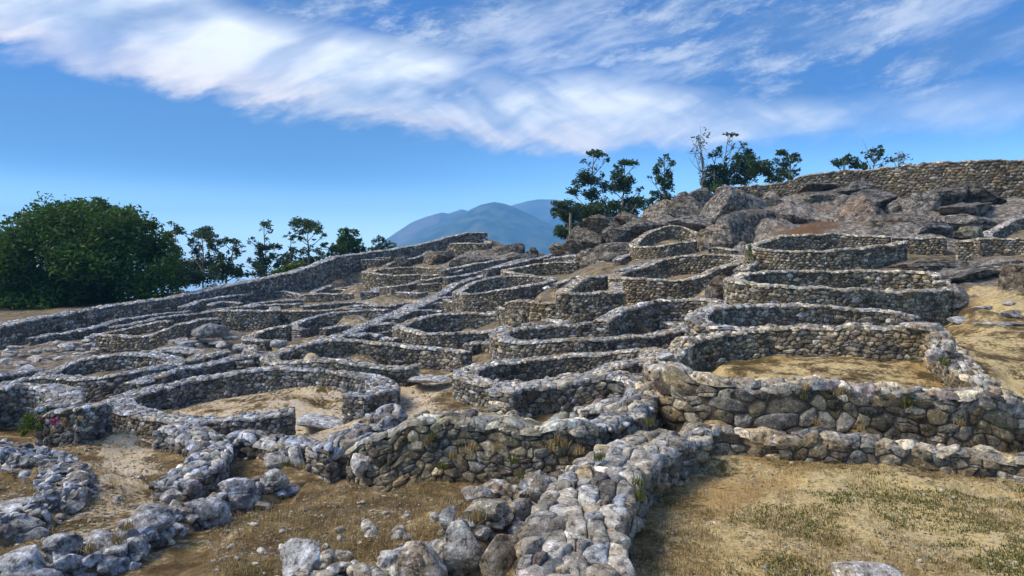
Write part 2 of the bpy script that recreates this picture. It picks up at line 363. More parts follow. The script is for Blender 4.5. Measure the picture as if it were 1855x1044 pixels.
rw('central oval house left of the spiral rim house', [(958, 573), (951, 571), (903, 568), (854, 566), (800, 569), (760, 576), (738, 583), (723, 592), (-740, 596), (-768, 602), (-800, 604), (-843, 602), (-899, 598), (-910, 594)], ring=(722, 962, 26, .75), T=.42, h=(.8, .86), closed=True, ch=.15, tone=MID)
lw('small stone shelf right of the central oval house', [(945, 586, 23.6), (978, 586, 23.6)], T=.5, h=.35, ch=.14, tone=COOL_SKY)
lw('little curved wall at the foot of the square block house', [(990, 577, 23.3), (1010, 579, 22.8), (1026, 584, 22.3)], T=.4, h=.45, ch=.14, tone=MID)

# --- centre and upper centre
rw('crescent house with a long pale rim below the saddle', [(1000, 503), (985, 500), (972, 499), (929, 498), (886, 503), (854, 512), (837, 521), (828, 528), (-850, 532), (-886, 528), (-929, 520), (-985, 510), (-1000, 507)], ring=(827, 1003, 32, .85), T=.42, h=(.6, .9), closed=True, ch=.15, tone=MID)
rw('upper crescent house with brown inner wall below the saddle', [(1086, 491), (1074, 482), (1046, 474), (994, 475), (962, 479), (929, 485), (915, 490), (-929, 494), (-962, 498), (-990, 504)], ring=(914, 1088, 38, .6), T=.42, h=(.7, .5), ch=.16, tone=WARM)
lw('straight rim above the square block house', [(1036, 501, 30), (1067, 500, 29.8), (1110, 496, 30)], T=.42, h=(.4, .8), ch=.15, tone=MID)
rw('square block house with sharp corner in the centre right', [(1057, 502, 28), (1036, 514, 25.5), (1019, 529, 23.3), (1044, 529, 23.2), (1119, 529, 23.2), (1117, 512, 26)], T=.42, h=(.5, .92), ch=.15, tone=WARM, corner=True)
lw('stubby retaining wall left of the square block house', [(925, 548, 25.5), (938, 543, 25), (975, 545, 24.6), (1019, 547, 24.2)], T=.45, h=(.1, .62), ch=.15, tone=WARM, corner=True)
rw('large leaning oval house with tall left face in the right centre', [(1344, 466), (1326, 460), (1294, 459), (1240, 462), (1208, 467), (1180, 477), (1145, 487), (1118, 496), (-1113, 502), (-1143, 502), (-1186, 505), (-1229, 507), (-1262, 499), (-1283, 490), (-1316, 480), (-1338, 473)],
   ring=(1109, 1347, 28, .8), T=.45, h=(.75, .98), ch=.16, closed=True, tone=WARM)
lw('thin outer rim hugging the back left of the large leaning oval house', [(1120, 490, 29), (1145, 481, 30), (1165, 476, 31), (1190, 471, 32)], T=.35, h=.4, ch=.15, tone=COOL_SKY)
rw('small high round house against the bare outcrop', [(1274, 431), (1262, 421), (1240, 411), (1218, 408), (1186, 414), (1160, 430), (1149, 440), (-1152, 446), (-1165, 448), (-1208, 443), (-1251, 436), (-1272, 433)],
   ring=(1147, 1277, 37, .9), T=.45, h=(.7, .6), ch=.16, closed=True, tone=WARM)
lw('short warm wall below the small high round house', [(1283, 449, 33.5), (1308, 448, 33.3), (1332, 453, 32.6)], T=.4, h=.4, ch=.15, tone=WARM)
rw('round house with level rim and upright door stone near the right', [(1612, 427), (1600, 427), (1530, 424), (1500, 423), (1423, 427), (1380, 436), (1361, 443), (-1366, 449), (-1402, 453), (-1455, 455), (-1515, 452), (-1563, 448), (-1612, 441), (-1631, 437)],
   ring=(1359, 1634, 27, .62), T=.45, h=(.7, .76), ch=.16, tone=WARM)
lw('broken wall ending in a door jamb right of the level rim house', [(1612, 428, 28), (1650, 429, 27.8), (1712, 431, 27.6)], T=.45, h=(.4, .68), ch=.15, tone=WARM)
lw('tall square pier right of the broken wall', [(1732, 436, 26.2), (1762, 435, 26)], T=.55, h=1.0, ch=.16, tone=WARM)
lw('straight warm wall leaving the right edge behind the square pier', [(1766, 431, 28), (1800, 432, 28), (1870, 430, 27.5)], T=.45, h=(.4, .76), ch=.16, tone=WARM)
rw('round house cut by the right edge above the straight warm wall', [(1870, 386), (1855, 391), (1830, 400), (1803, 412), (1786, 424), (-1792, 429)], ring=(1784, 1960, 31, .6), T=.45, h=(.5, .6), ch=.16, tone=MID)
rw('wide double rim house with rounded right pier', [(1707, 496), (1671, 492), (1584, 490), (1500, 490), (1412, 490), (1359, 493), (1337, 499), (1326, 505), (-1340, 510), (-1369, 515), (-1423, 518), (-1500, 521), (-1530, 521), (-1606, 524), (-1671, 527), (-1705, 524), (-1722, 521)],
   ring=(1324, 1726, 20.5, .55), T=.46, h=(.72, .92), ch=.17, tone=WARM)
rw('house with broad curled left rim behind the large walled yard', [(1662, 572), (1627, 564), (1584, 560), (1509, 556), (1466, 551), (1402, 549), (1329, 553), (1294, 555), (1268, 563), (-1259, 574), (-1283, 586), (-1316, 591), (-1359, 595), (-1385, 594)],
   ring=(1258, 1680, 17, .45), T=.48, h=(.6, .62), ch=.16, tone=MID)
rw('curved wall rising over the spiral rim house', [(1298, 554, 19.2), (1305, 547, 20.2), (1283, 541, 21.2), (1240, 541, 21.6), (1195, 543, 21.6), (1154, 551, 21.2), (1122, 562, 20.4), (1100, 573, 19.6), (1088, 580, 19)], T=.42, h=(.7, .6), ch=.15, tone=MID)
rw('spiral rim house in the middle with thick pale rim', [(1238, 591), (1229, 585), (1197, 581), (1154, 578), (1087, 581), (1011, 588), (951, 591), (921, 596), (902, 603), (-915, 613), (-951, 617), (-1037, 613), (-1123, 609), (-1200, 602), (-1230, 596)],
   ring=(900, 1242, 20.5, .68), T=.52, h=(.6, .66), ch=.15, closed=True, tone=MID)
wall('house_ruin', 'oval house with thick left curl just left of the big walled yard', 'house ruin', [(1186, 629), (1154, 630), (1100, 637), (1037, 641), (972, 645), (929, 651), (875, 659), (848, 667), (-843, 677), (-860, 686), (-890, 689), (-951, 689), (-1005, 684), (-1059, 675), (-1102, 663), (-1140, 655), (-1178, 648)],
   ring=(841, 1195, 16.3, .72), T=.54, h=(.52, .48), ch=.13, group=RUIN, closed=True, tone=MID)
wall('house_ruin', 'crumbling ring with coarse stones filled with rubble in front of the thick left curl', 'house ruin', [(905, 706), (935, 699), (972, 694), (1030, 690), (1091, 677), (1130, 674), (1160, 682), (-1172, 696), (-1158, 711), (-1125, 724), (-1085, 734), (-1045, 743)],
   ring=(900, 1176, 12.6, .65), T=.60, h=(.8, .5), ch=.17, group=RUIN, rag=.03, tone=MID)

# --- left centre
rw('horseshoe house open to the right beside a stone threshold', [(845, 635), (800, 631), (754, 626), (719, 621), (648, 614), (616, 613), (590, 615), (540, 627), (512, 633), (492, 641), (-486, 649), (-505, 655), (-551, 653), (-594, 650), (-637, 653), (-680, 659), (-713, 666), (-735, 664), (-757, 660)],
   ring=(484, 860, 19.6, .62), T=.45, h=(.6, .42), ch=.15, tone=MID)
rw('large round house with doorway and sandy floor in the left foreground', [(-533, 742), (-494, 744), (-451, 752), (-386, 755), (-345, 757), (-291, 750), (-248, 742), (-222, 733), (216, 724), (239, 711), (270, 702), (300, 695), (350, 685), (403, 675), (451, 668), (485, 664), (537, 664), (602, 668), (645, 674), (677, 684), (697, 697), (-690, 705), (-640, 714)],
   ring=(214, 704, 16.2, .74), T=.60, h=(.42, .60), ch=.14, tone=COOL_SKY, sand=.7)
lw('double low wall behind the large round house', [(240, 694, 19), (300, 673, 20), (345, 662, 20.6), (400, 652, 21), (440, 645, 21.5), (482, 643, 21.8)], T=.55, h=(.3, .45), ch=.14, tone=COOL_SKY)
rw('narrow oval house left of the large round house with tall dark face', [(324, 652), (313, 648), (291, 643), (259, 640), (205, 642), (151, 650), (121, 660), (97, 669), (-75, 680), (-108, 681), (-162, 682), (-216, 677), (-259, 669), (-300, 660)],
   ring=(70, 330, 21, .6), T=.52, h=(.45, .8), closed=True, ch=.15, tone=COOL_SKY)
lw('low wall reaching the left edge above the half ring', [(-40, 684, 21.5), (0, 679, 22), (30, 674, 22.4), (60, 669, 22.8), (97, 668, 23)], T=.4, h=.35, ch=.14, tone=COOL_SKY)
lw('second low wall line reaching the left edge', [(-30, 699, 19.6), (0, 695, 19.8), (35, 687, 20.2), (70, 682, 20.4)], T=.45, h=.4, ch=.14, tone=COOL_SKY)
wall('house_ruin', 'broad half ring at the left edge with dark inner face', 'house ruin', [(-60, 705, 15.6), (0, 699, 16.2), (43, 697, 16.4), (75, 698, 16.4), (103, 703, 16), (119, 713, 15), (112, 727, 14.2), (100, 737, 13.4)],
     T=.6, h=(.55, .85), ch=.15, group=RUIN, tone=COOL_SKY)
lw('stubby pier with tall squared end beside the sandy path', [(105, 744, 13.2), (138, 736, 13), (160, 731, 13), (172, 735, 12.8)], T=.55, h=(.5, .62), ch=.15, tone=COOL_SKY)

# --- big walled yard on the right
wall('yard_wall', 'massive coarse front wall of the large yard with purple-grey blocks', 'wall',
     [(1192, 662, 13.4), (1205, 668, 12.2), (1230, 674, 11.7), (1300, 684, 11.4), (1370, 691, 11.3), (1440, 690, 11.3), (1500, 690, 11.3), (1560, 697, 11.2), (1640, 703, 11.1), (1700, 708, 11.0), (1760, 716, 11.0), (1805, 727, 11.1), (1836, 738, 11.4), (1846, 742, 11.8)],
     T=.5, h=(.12, .86), ch=.235, rag=.05, tone=WARM, sand=.4, group='walls of the large yard')
wall('yard_wall', 'long bowed back wall of the large yard built of small rounded stones', 'wall',
     [(1192, 652, 13.9), (1205, 645, 14.4), (1229, 627, 15.2), (1251, 615, 15.8), (1316, 606, 16), (1391, 591, 16), (1430, 592, 15.8), (1500, 593, 15.5), (1552, 589, 15.2), (1606, 597, 14.9), (1670, 592, 14.6), (1695, 600, 14.2), (1712, 617, 13.8), (1732, 634, 13.4), (1745, 655, 13), (1768, 678, 12.6), (1800, 700, 12.2), (1838, 725, 11.9)],
     T=.46, h=(.3, .60), ch=.15, rag=.045, tone=WARM, sand=.4, group='walls of the large yard')
wall('low_kerb_wall', 'single course of weathered kerb stones edging the yellow yard in the right foreground', 'wall',
     [(1215, 792, 9.6), (1260, 781, 9.85), (1300, 777, 9.95), (1350, 781, 9.9), (1400, 786, 9.8), (1500, 791, 9.7), (1600, 797, 9.55), (1700, 807, 9.35), (1780, 816, 9.2), (1870, 827, 9.0), (1960, 838, 8.9)],
     T=.34, h=(.12, .30), ch=.21, rag=.045, tone=WARM, sand=.5)

# --- foreground
wall('path_wall', 'broad flat-topped foreground wall of big slabs running up from the bottom edge', 'wall',
     [(1050, 1100, 4.75), (1048, 1040, 5.25), (1042, 960, 6.05), (1068, 885, 7.2), (1112, 835, 8.3), (1180, 800, 9.2), (1235, 785, 9.8)],
     T=.80, h=(.40, .44), ch=.24, rag=.03, tone=(1.05, 1.0, .93), sand=.4)
wall('rubble_wall', 'tumbled moss-streaked wall face with bulging stones left of the upright slab', 'wall',
     [(660, 800, 10.6), (705, 792, 10.2), (755, 768, 10.1), (817, 757, 10.0), (879, 764, 9.9), (948, 770, 9.7), (1026, 770, 9.6), (1062, 768, 9.9)],
     T=.6, h=(.35, .74), ch=.19, rag=.06, tone=(1.0, 1.0, .92))
wall('rubble_wall', 'tall rounded corner wall right of the upright slab', 'wall',
     [(1068, 775, 10.0), (1110, 758, 10.5), (1150, 735, 11.3), (1172, 712, 12.0)], T=.5, h=(.5, .85), ch=.17, rag=.04, tone=COOL_SKY)
RUB = 'low rubble walls in the left foreground'
wall('rubble_wall', 'low crumbled wall curving round a brown patch at the left edge', 'wall',
     [(-40, 800, 12), (0, 806, 11.8), (40, 812, 11.6), (80, 820, 11.2), (112, 836, 10.8), (125, 858, 10.2), (112, 884, 9.7), (75, 908, 9.1), (35, 925, 8.7), (-30, 948, 8.3)],
     T=.62, h=.22, ch=.17, rag=.05, tone=COOL_SKY, group=RUB)
wall('rubble_wall', 'low crumbled wall bending down between the sandy path and the weedy yard', 'wall',
     [(288, 780, 13.1), (325, 779, 13.1), (362, 788, 12.7), (384, 806, 12.0), (385, 825, 11.5), (362, 846, 10.9), (335, 862, 10.5), (310, 876, 10.2)],
     T=.55, h=.28, ch=.16, rag=.05, tone=COOL_SKY, group=RUB)
wall('rubble_wall', 'short heap wall of round stones under the doorway of the large round house', 'wall',
     [(405, 795, 12.7), (440, 789, 12.9), (480, 793, 12.8), (520, 800, 12.4), (560, 807, 12.1)], T=.5, h=.32, ch=.2, rag=.07, tone=COOL_SKY, group=RUB)
wall('rubble_wall', 'heaped wall of rough blocks joining the mossy wall face to the doorway heap', 'wall',
     [(575, 822, 11.2), (605, 805, 11.4), (640, 788, 11.5), (672, 762, 11.9), (705, 748, 12.2), (730, 748, 12.3)], T=.6, h=(.35, .42), ch=.2, rag=.08, tone=COOL_SKY, group=RUB)
wall('rubble_wall', 'jumble of stones running along the bottom edge up to the wide path wall', 'wall',
     [(480, 1060, 5.9), (600, 1040, 6.1), (700, 1012, 6.35), (800, 980, 6.6), (875, 925, 7.2), (950, 885, 7.7), (1030, 850, 8.3)],
     T=.55, h=.20, ch=.21, rag=.09, tone=(1.0, 1.0, .98), group=RUB)
wall('rubble_wall', 'loose boulder row climbing from the lower left corner toward the heaped wall', 'wall',
     [(-60, 1065, 6.2), (20, 1035, 6.55), (100, 1002, 6.95), (190, 985, 7.2), (250, 955, 7.7), (330, 920, 8.4), (400, 894, 9.0), (470, 875, 9.4), (520, 862, 9.8)],
     T=.50, h=.20, ch=.22, rag=.09, tone=COOL_SKY, group=RUB)

# --- fragments of cross walls and half buried rings between the big ones
FR = 'short broken wall fragments on the slope'
def fw(label, pts, h=.4, T=.4, tone=MID, **k): wall('wall_fragment', label, 'wall', pts, T=T, h=h, ch=.15, tone=tone, group=FR, **k)
fw('thin rim line crossing the slope below the crescent house', [(180, 652, 23.8), (240, 640, 24.6), (300, 633, 25.2), (350, 636, 25.2)], .3, tone=COOL_SKY)
fw('short wall between the narrow oval and the double low wall', [(330, 655, 21.2), (372, 643, 22.2), (410, 636, 23)], .35, tone=COOL_SKY)
fw('low wall joining the small round house to the horseshoe tip', [(440, 655, 21), (452, 640, 22), (455, 626, 24)], .35)
fw('curved rim left of the small oval house on the upper slope', [(380, 551, 42), (405, 546, 43.5), (438, 549, 43)], .3, tone=COOL_SKY)
fw('second rim line under the small oval house', [(440, 556, 38.8), (480, 551, 40), (545, 549, 40)], .3, tone=COOL_SKY)
fw('little cross wall right of the smallest oval house', [(566, 536, 47), (570, 527, 49.5), (600, 516, 52)], .35, tone=COOL_SKY)
fw('stub wall above the flat oval house', [(612, 490, 57.5), (640, 484, 58), (655, 480, 58.5)], .4, tone=COOL_SKY)
fw('thin rim from the bright block to the crescent rim', [(765, 500, 46.5), (800, 496, 46.5), (838, 489, 47)], .35)
fw('short brown wall right of the bright block', [(762, 508, 43.5), (790, 503, 44.5), (812, 500, 45)], .5, tone=WARM)
fw('cross wall over the doorway ground on the upper slope', [(722, 528, 42.5), (750, 531, 41.5), (775, 527, 41.5)], .35)
fw('rim line above the half ring beside the walkway', [(728, 572, 31), (752, 556, 33), (790, 541, 35), (835, 536, 35.5)], .4, tone=COOL_SKY)
fw('low wall curving inside the bend above the central oval house', [(808, 542, 34.2), (830, 545, 33.6), (856, 545, 33)], .35)
fw('stub wall right of the crescent house with the long pale rim', [(1005, 512, 29), (1025, 508, 29.2), (1040, 506, 29.4)], .4)
fw('small stone lining between the two crescents and the walkway', [(872, 492, 45.5), (905, 480, 48.5), (950, 468, 52)], .35, tone=COOL_SKY)
fw('double rim line left of the upper crescent house', [(880, 488, 42.5), (915, 480, 44.5), (965, 469, 48), (1000, 461, 51)], .35, tone=COOL_SKY)
fw('wall end on the saddle right of the upper crescent house', [(1000, 466, 47), (1040, 462, 45.5), (1080, 466, 43)], .4, tone=COOL_SKY)
fw('thin retaining wall above the upper crescent house', [(985, 470, 43.5), (1020, 464, 43.5), (1058, 463, 42)], .35, tone=COOL_SKY)
fw('broken stones line crossing inside the small enclosure of the walkway bend', [(668, 612, 25.4), (700, 611, 25.3), (722, 612, 25)], .4, tone=MID)
fw('short wall tucked between the horseshoe and the small enclosure', [(640, 607, 24.6), (665, 603, 25.4), (690, 606, 25.2)], .3, tone=COOL_SKY)
fw('low wall fragment right of the horseshoe house end', [(845, 622, 22.6), (870, 618, 23), (895, 619, 22.6)], .4)
fw('ledge wall between the central oval house and the stubby retaining wall', [(905, 556, 27.5), (925, 560, 26), (955, 567, 24.6)], .4)
fw('low kerb across the mouth of the wide double rim house', [(1706, 512, 20.4), (1708, 502, 21.6)], .5, tone=WARM)
fw('stepped wall fragment between the leaning oval house and the double rim house', [(1287, 545, 21.9), (1300, 540, 22.4), (1318, 541, 22)], .5, tone=WARM)
fw('low stone line at the left foot of the level rim house', [(1340, 488, 24.2), (1352, 480, 25.2), (1362, 474, 26)], .35, tone=WARM)
fw('rim fragment above the small high round house', [(1080, 452, 41), (1110, 446, 41), (1140, 452, 39.5)], .35)
fw('curved stub left of the small high round house', [(1118, 470, 35.5), (1130, 462, 36.5), (1146, 458, 37)], .35)

# ------------------------------------------------------------------ ground control points (px, py, D, sand, rock, rust)
def gz(px, py, D, sand=.2, rock=0., rust=0.):
    x, y, z = P(px, py, D); ctrl(x, y, z, sand, rock, rust)
def gh(px, py, z, sand=.2, rock=0., rust=0.):   # on the level z (relative to the eye)
    D = z * F / (HY - py); gz(px, py, D, sand, rock, rust)
for px, py in ((1150, 1040), (1350, 1040), (1600, 1040), (1855, 1040), (1230, 960), (1450, 960), (1700, 960), (1855, 960), (1250, 880), (1400, 880), (1600, 890), (1800, 900), (1300, 830), (1450, 840), (2100, 1000), (1150, 1300), (1600, 1300), (2100, 1300)):
    gh(px, py, -2.44, .95)
for px, py in ((1320, 690), (1450, 685), (1600, 695), (1700, 712), (1320, 665), (1450, 655), (1600, 670), (1680, 690)): gz(px, py - 5, 12.5 + (705 - py) * .06, .5)
for px, py in ((430, 1030), (600, 1030), (750, 1020), (480, 950), (600, 930), (750, 900), (620, 880), (780, 880), (560, 870), (850, 900), (700, 960), (600, 1300), (300, 1300)): gh(px, py, -2.5, .15)
for px, py, s in ((20, 990, .3), (60, 965, .7), (100, 950, .9), (150, 930, 1.), (180, 915, 1.1), (215, 880, 1.2), (200, 850, 1.2), (230, 830, 1.2), (250, 800, 1.1), (235, 860, 1.1), (250, 905, .35), (330, 900, .3), (300, 830, .0), (130, 800, .1), (320, 800, .0), (290, 865, .0), (150, 880, .2), (340, 850, .0), (100, 870, .0), (380, 920, .05), (280, 935, .3), (160, 840, .1), (30, 880, .0), (220, 790, 1.), (200, 765, .8), (60, 870, .05), (20, 900, .05), (440, 840, .2), (470, 830, .2)): gh(px, py, -2.95, s)
for px, py, s in ((300, 738, .45), (400, 738, .5), (500, 722, .2), (590, 715, .1), (590, 740, .45), (560, 755, .8), (450, 730, .4), (350, 722, .15), ): gh(px, py, -2.93, s)
for px, py, z, s in ((640, 765, -2.9, .9), (720, 740, -2.8, 1.), (760, 720, -2.68, .9), (800, 708, -2.6, .7), (740, 703, -2.6, .8), (820, 695, -2.5, .4), (600, 790, -2.9, .7), (690, 760, -2.86, .9)): gh(px, py, z, s)
gz(560, 635, 20, .5); gz(650, 642, 19.8, .4)
# left rocky slope
for px, py, D in ((20, 655, 26), (60, 640, 27.5), (130, 640, 26.2), (100, 620, 29), (30, 670, 24), (160, 625, 27.6), (330, 625, 27), (400, 620, 27.5), (430, 605, 28.5), (470, 640, 24), (380, 635, 25)): gz(px, py, D, .35, .55)
gz(0, 640, 29.5); gz(-60, 650, 29)
for px, py, D in ((0, 586, 36), (60, 577, 38.5), (-100, 592, 37), (150, 558, 42), (230, 549, 44), (330, 535, 47)): gz(px, py, D, .1, 0, .28)
# right path and terrace
for px, py, D, s, r in ((1760, 610, 16.2, .6, 0), (1800, 590, 17.2, .5, .2), (1850, 600, 16.5, .4, 0), (1790, 640, 14.8, .35, 0), (1850, 650, 14.4, .45, 0), (1850, 700, 13, .7, 0), (1870, 740, 12, .8, 0), (1880, 790, 10.6, .7, 0), (1760, 560, 18.6, .4, .3), (1800, 540, 20, .9, 0),
    (1780, 520, 21.5, .9, .1), (1810, 495, 24, .6, .4), (1850, 520, 21, .2, .6), (1850, 480, 24.5, .3, .5), (1750, 520, 22, .1, .7), (1700, 480, 25.5, .1, .8), (1660, 478, 26, .3, .8), (1740, 495, 24, .1, .8), (1780, 475, 26, .3, .6)):
    gz(px, py, D, s, r)
# the rocky hill
for px, py, D in ((1010, 455, 52), (1030, 440, 50), (1060, 415, 47), (1100, 400, 47), (1150, 398, 46.5), (1200, 385, 47), (1250, 360, 49), (1290, 350, 50), (1090, 450, 38), (1120, 430, 40), (1060, 460, 40), (1200, 400, 43), (1290, 400, 42),
                 (1290, 440, 36), (1340, 440, 33), (1330, 410, 38), (1400, 400, 37), (1350, 375, 43), (1420, 375, 42), (1450, 360, 45), (1560, 420, 33), (1620, 415, 33), (1560, 390, 36), (1650, 400, 35), (1720, 400, 35), (1700, 420, 32),
                 (1760, 400, 35), (1600, 360, 41), (1660, 385, 38), (1740, 380, 39), (1830, 385, 37), (1870, 380, 37), (1500, 360, 43), (1770, 420, 31), (1340, 350, 49), (1400, 345, 48)):
    gz(px, py, D, .12, 1.)
for px, py, D in ((1490, 402, 36.5), (1470, 412, 34.5)): gz(px, py, D, .1, .3, .85)
for px, py, D in ((700, 462, 59), (780, 455, 60), (870, 460, 56), (930, 462, 55), (960, 458, 57), (900, 448, 58)): gz(px, py, D, .1, .9)
for px, py, D in ((460, 520, 50.5), (530, 505, 53), (600, 488, 56), (540, 555, 38), (640, 570, 32.5), (660, 545, 41), (700, 535, 43), (850, 590, 27), (780, 560, 33), (870, 520, 36), (950, 515, 33), (1000, 520, 29), (970, 540, 25.5), (1160, 560, 20.8)): gz(px, py, D, .3, .2)
# beyond the crest the hill falls away to the river
for px, dc, zc in ((-500, 44, -2.5), (-200, 44, -2.5), (0, 44, -2.35), (130, 46, -2.0), (250, 50, -1.3), (350, 52, -1.1), (450, 52, -.9), (560, 58, .2), (660, 63, 1.3), (760, 68, 1.8), (860, 71, 2.4), (930, 63, 1.2), (980, 62, 1.2), (1040, 58, 1.6), (1100, 56, 2.6), (1200, 54, 3.3),
                  (1300, 56, 4.6), (1450, 54, 5.0), (1600, 52, 5.5), (1750, 49, 5.6), (1900, 47, 5.6), (2200, 46, 5.6)):
    x = (px - CX) / F
    for kk, dz in ((1.12, -.8), (1.3, -4), (1.7, -14), (2.6, -38), (5, -95), (9, -160), (16, -215), (40, -240)):
        D = dc * kk; ctrl(x * D, D, zc + dz + CZ, .1, 0., .0)
for a in range(0, 360, 12):                 # gentle ground beside and behind the camera
    t = math.radians(a)
    if abs((a + 180) % 360 - 180) < 48: continue
    for r, z in ((4, -2.5), (10, -2.6), (25, -3), (60, -10), (200, -60), (900, -200)): ctrl(math.sin(t) * r, math.cos(t) * r, z + CZ, .3)
for a in range(0, 360, 30): ctrl(math.sin(math.radians(a)) * 1.2, math.cos(math.radians(a)) * 1.2, -2.45 + CZ, .3)

# ------------------------------------------------------------------ terrain sheet
C = np.array(CTRL, float)
def lp(x, y):                                   # log-polar coordinates round the camera
    return np.arctan2(x, y), .5 * np.log(x * x + y * y)
CA, CL = lp(C[:, 0], C[:, 1])
def ground_fields(x, y):
    a, l = lp(x, y); out = np.zeros((len(a), 4))
    for i in range(0, len(a), 3000):
        da = np.abs(a[i:i + 3000, None] - CA[None]); da = np.minimum(da, 2 * np.pi - da)
        dl = l[i:i + 3000, None] - CL[None]
        d2 = da * da + dl * dl + .009 ** 2
        w = 1 / (d2 * d2); out[i:i + 3000, 0] = (w @ C[:, 2]) / w.sum(1)
        w *= C[None, :, 6]; out[i:i + 3000, 1:] = (w @ C[:, 3:6]) / w.sum(1)[:, None]
    return out
def relief(x, y, rock):
    r = np.hypot(x, y); p = np.stack([x, y, np.zeros_like(x)], -1)
    z = .03 * fbm(p * 1.3, 3, 5) + .02 * fbm(p * 6, 4, 9, .65)
    big = fbm(p * np.array([.35, .35, 1]), 4, 3); rid = 1 - np.abs(fbm(p * .8, 4, 12)) * 2
    z = z + np.clip(rock, 0, 1) ** 1.5 * (.35 * big + .20 * rid + .10 * fbm(p * 4, 4, 8, .6))
    far = np.clip((r - 90) / 300, 0, 1); z = z + far * 10 * fbm(p * .006, 4, 21)
    return z
def ground_z(x, y):
    x = np.atleast_1d(np.asarray(x, float)); y = np.atleast_1d(np.asarray(y, float))
    g = ground_fields(x, y); return g[:, 0] + relief(x, y, g[:, 2])
def gz1(x, y): return float(ground_z([x], [y])[0])

AZ = np.concatenate([np.radians(np.linspace(-37, 37, 560)), np.radians(np.arange(38, 323, 3.0))])
RR = np.concatenate([[.3, .8, 1.5, 2.3, 3.2], np.exp(np.linspace(math.log(4.0), math.log(72), 520)), np.exp(np.linspace(math.log(75), math.log(30000), 60))])
A2, R2 = np.meshgrid(AZ, RR); gx = (np.sin(A2) * R2).ravel(); gy = (np.cos(A2) * R2).ravel()
fld = ground_fields(gx, gy); gzv = fld[:, 0] + relief(gx, gy, fld[:, 2])
gzv = np.where(R2.ravel() > 1500, np.minimum(gzv, -150.), gzv)
na, nr = len(AZ), len(RR)
ii, jj = np.meshgrid(np.arange(nr - 1), np.arange(na), indexing='ij'); j2 = (jj + 1) % na
quads = np.stack([ii * na + jj, ii * na + j2, (ii + 1) * na + j2, (ii + 1) * na + jj], -1).reshape(-1, 4)[:, ::-1]
def ground_mat():
    m, w = new_mat('ground'); g = w.n('ShaderNodeNewGeometry').outputs['Position']
    A = lambda n: w.n('ShaderNodeAttribute', attribute_name=n).outputs['Fac']
    sand, rock, rust = A('sand'), A('rock'), A('rust')
    big = w.noise(g, .55, 4, .6); mid = w.noise(g, 2.3, 6, .65); fine = w.noise(g, 14, 5, .7); grit = w.noise(g, 60, 3, .7)
    dry = w.mix(w.ss(mid, .35, .65), (.10, .065, .030), (.33, .235, .11))
    dry = w.mix(w.m('MULTIPLY', w.ss(big, .52, .68), .55), dry, (.085, .095, .022))
    san = w.mix(w.ss(fine, .35, .65), (.55, .41, .18), (.78, .64, .35))
    san = w.mix(w.m('MULTIPLY', w.ss(big, .5, .62), .55), san, (.40, .22, .065))
    sf = w.ss(w.m('ADD', w.m('MULTIPLY', w.m('SUBTRACT', sand, .5), .75), w.m('MULTIPLY_ADD', w.m('SUBTRACT', mid, .5), 1.5, w.m('SUBTRACT', fine, .0))), .34, .66)
    c = w.mix(sf, dry, san)
    far_ = w.n('ShaderNodeSeparateXYZ', i_0=g).outputs[1]; stony = w.m('MULTIPLY', w.ss(far_, 17, 24), w.ss(w.noise(g, 5.5, 6, .75), .44, .56)); c = w.mix(w.m('MULTIPLY', stony, .85), c, (.22, .205, .18))
    # pale dusty path on the left, cooler sand
    sx = w.n('ShaderNodeSeparateXYZ', i_0=g).outputs[0]
    cool = w.m('MULTIPLY', w.ss(sx, -.3, -2.0), w.m('MAXIMUM', sf, w.ss(sand, .75, 1.05)))
    c = w.mix(w.m('MULTIPLY', cool, w.ss(w.noise(g, 6.5, 6, .75), .40, .58, .15, .9)), c, (.70, .62, .54))
    # clumps of low green growth
    c = w.mix(w.m('MULTIPLY', w.ss(w.noise(g, 4.2, 6, .75), .56, .64), .7), c, (.095, .10, .02))
    c = w.mix(w.m('MULTIPLY', w.ss(fine, .60, .70), .5), c, (.10, .07, .035))
    c = w.mix(w.m('MULTIPLY', w.ss(grit, .60, .72), .5), c, (.55, .50, .43))
    rk = w.mix(w.ss(mid, .35, .6), (.09, .082, .074), (.21, .19, .165))
    rk = w.mix(w.m('MULTIPLY', w.ss(w.noise(g, 4.5, 7, .78), .50, .56), .8), rk, (.46, .43, .39)); rk = w.mix(w.m('MULTIPLY', w.ss(w.noise(g, 2.9, 7, .78), .46, .40), .85), rk, (.035, .03, .026))
    rk = w.mix(w.m('MULTIPLY', w.ss(fine, .42, .34), .7), rk, (.04, .036, .03))
    rk = w.mix(w.m('MULTIPLY', w.ss(big, .55, .68), .45), rk, (.24, .15, .07))
    rf = w.ss(w.m('ADD', rock, w.m('MULTIPLY', w.m('SUBTRACT', mid, .5), .9)), .38, .60)
    c = w.mix(rf, c, rk)
    c = w.mix(w.ss(w.m('ADD', rust, w.m('MULTIPLY', w.m('SUBTRACT', mid, .5), 2.2)), .45, .75, 0, .8), c, (.15, .07, .032))
    # wooded slopes far below the hill
    ln = w.n('ShaderNodeVectorMath', operation='LENGTH', i_0=g).outputs['Value']
    c = w.mix(w.ss(ln, 75, 110), c, (.025, .05, .02))
    b = w.m('ADD', w.m('MULTIPLY', fine, .8), w.m('ADD', w.m('MULTIPLY', mid, .8), w.m('MULTIPLY', grit, .25)))
    bp = w.n('ShaderNodeBump', i_Height=b); bp.inputs['Strength'].default_value = 1.0; bp.inputs['Distance'].default_value = .09
    p = w.n('ShaderNodeBsdfPrincipled', i_0=c); p.inputs['Roughness'].default_value = .95; p.inputs['Specular IOR Level'].default_value = .15
    w.t.links.new(bp.outputs[0], p.inputs['Normal']); w.n('ShaderNodeOutputMaterial', i_0=p.outputs[0]); return m
M_GROUND = ground_mat()
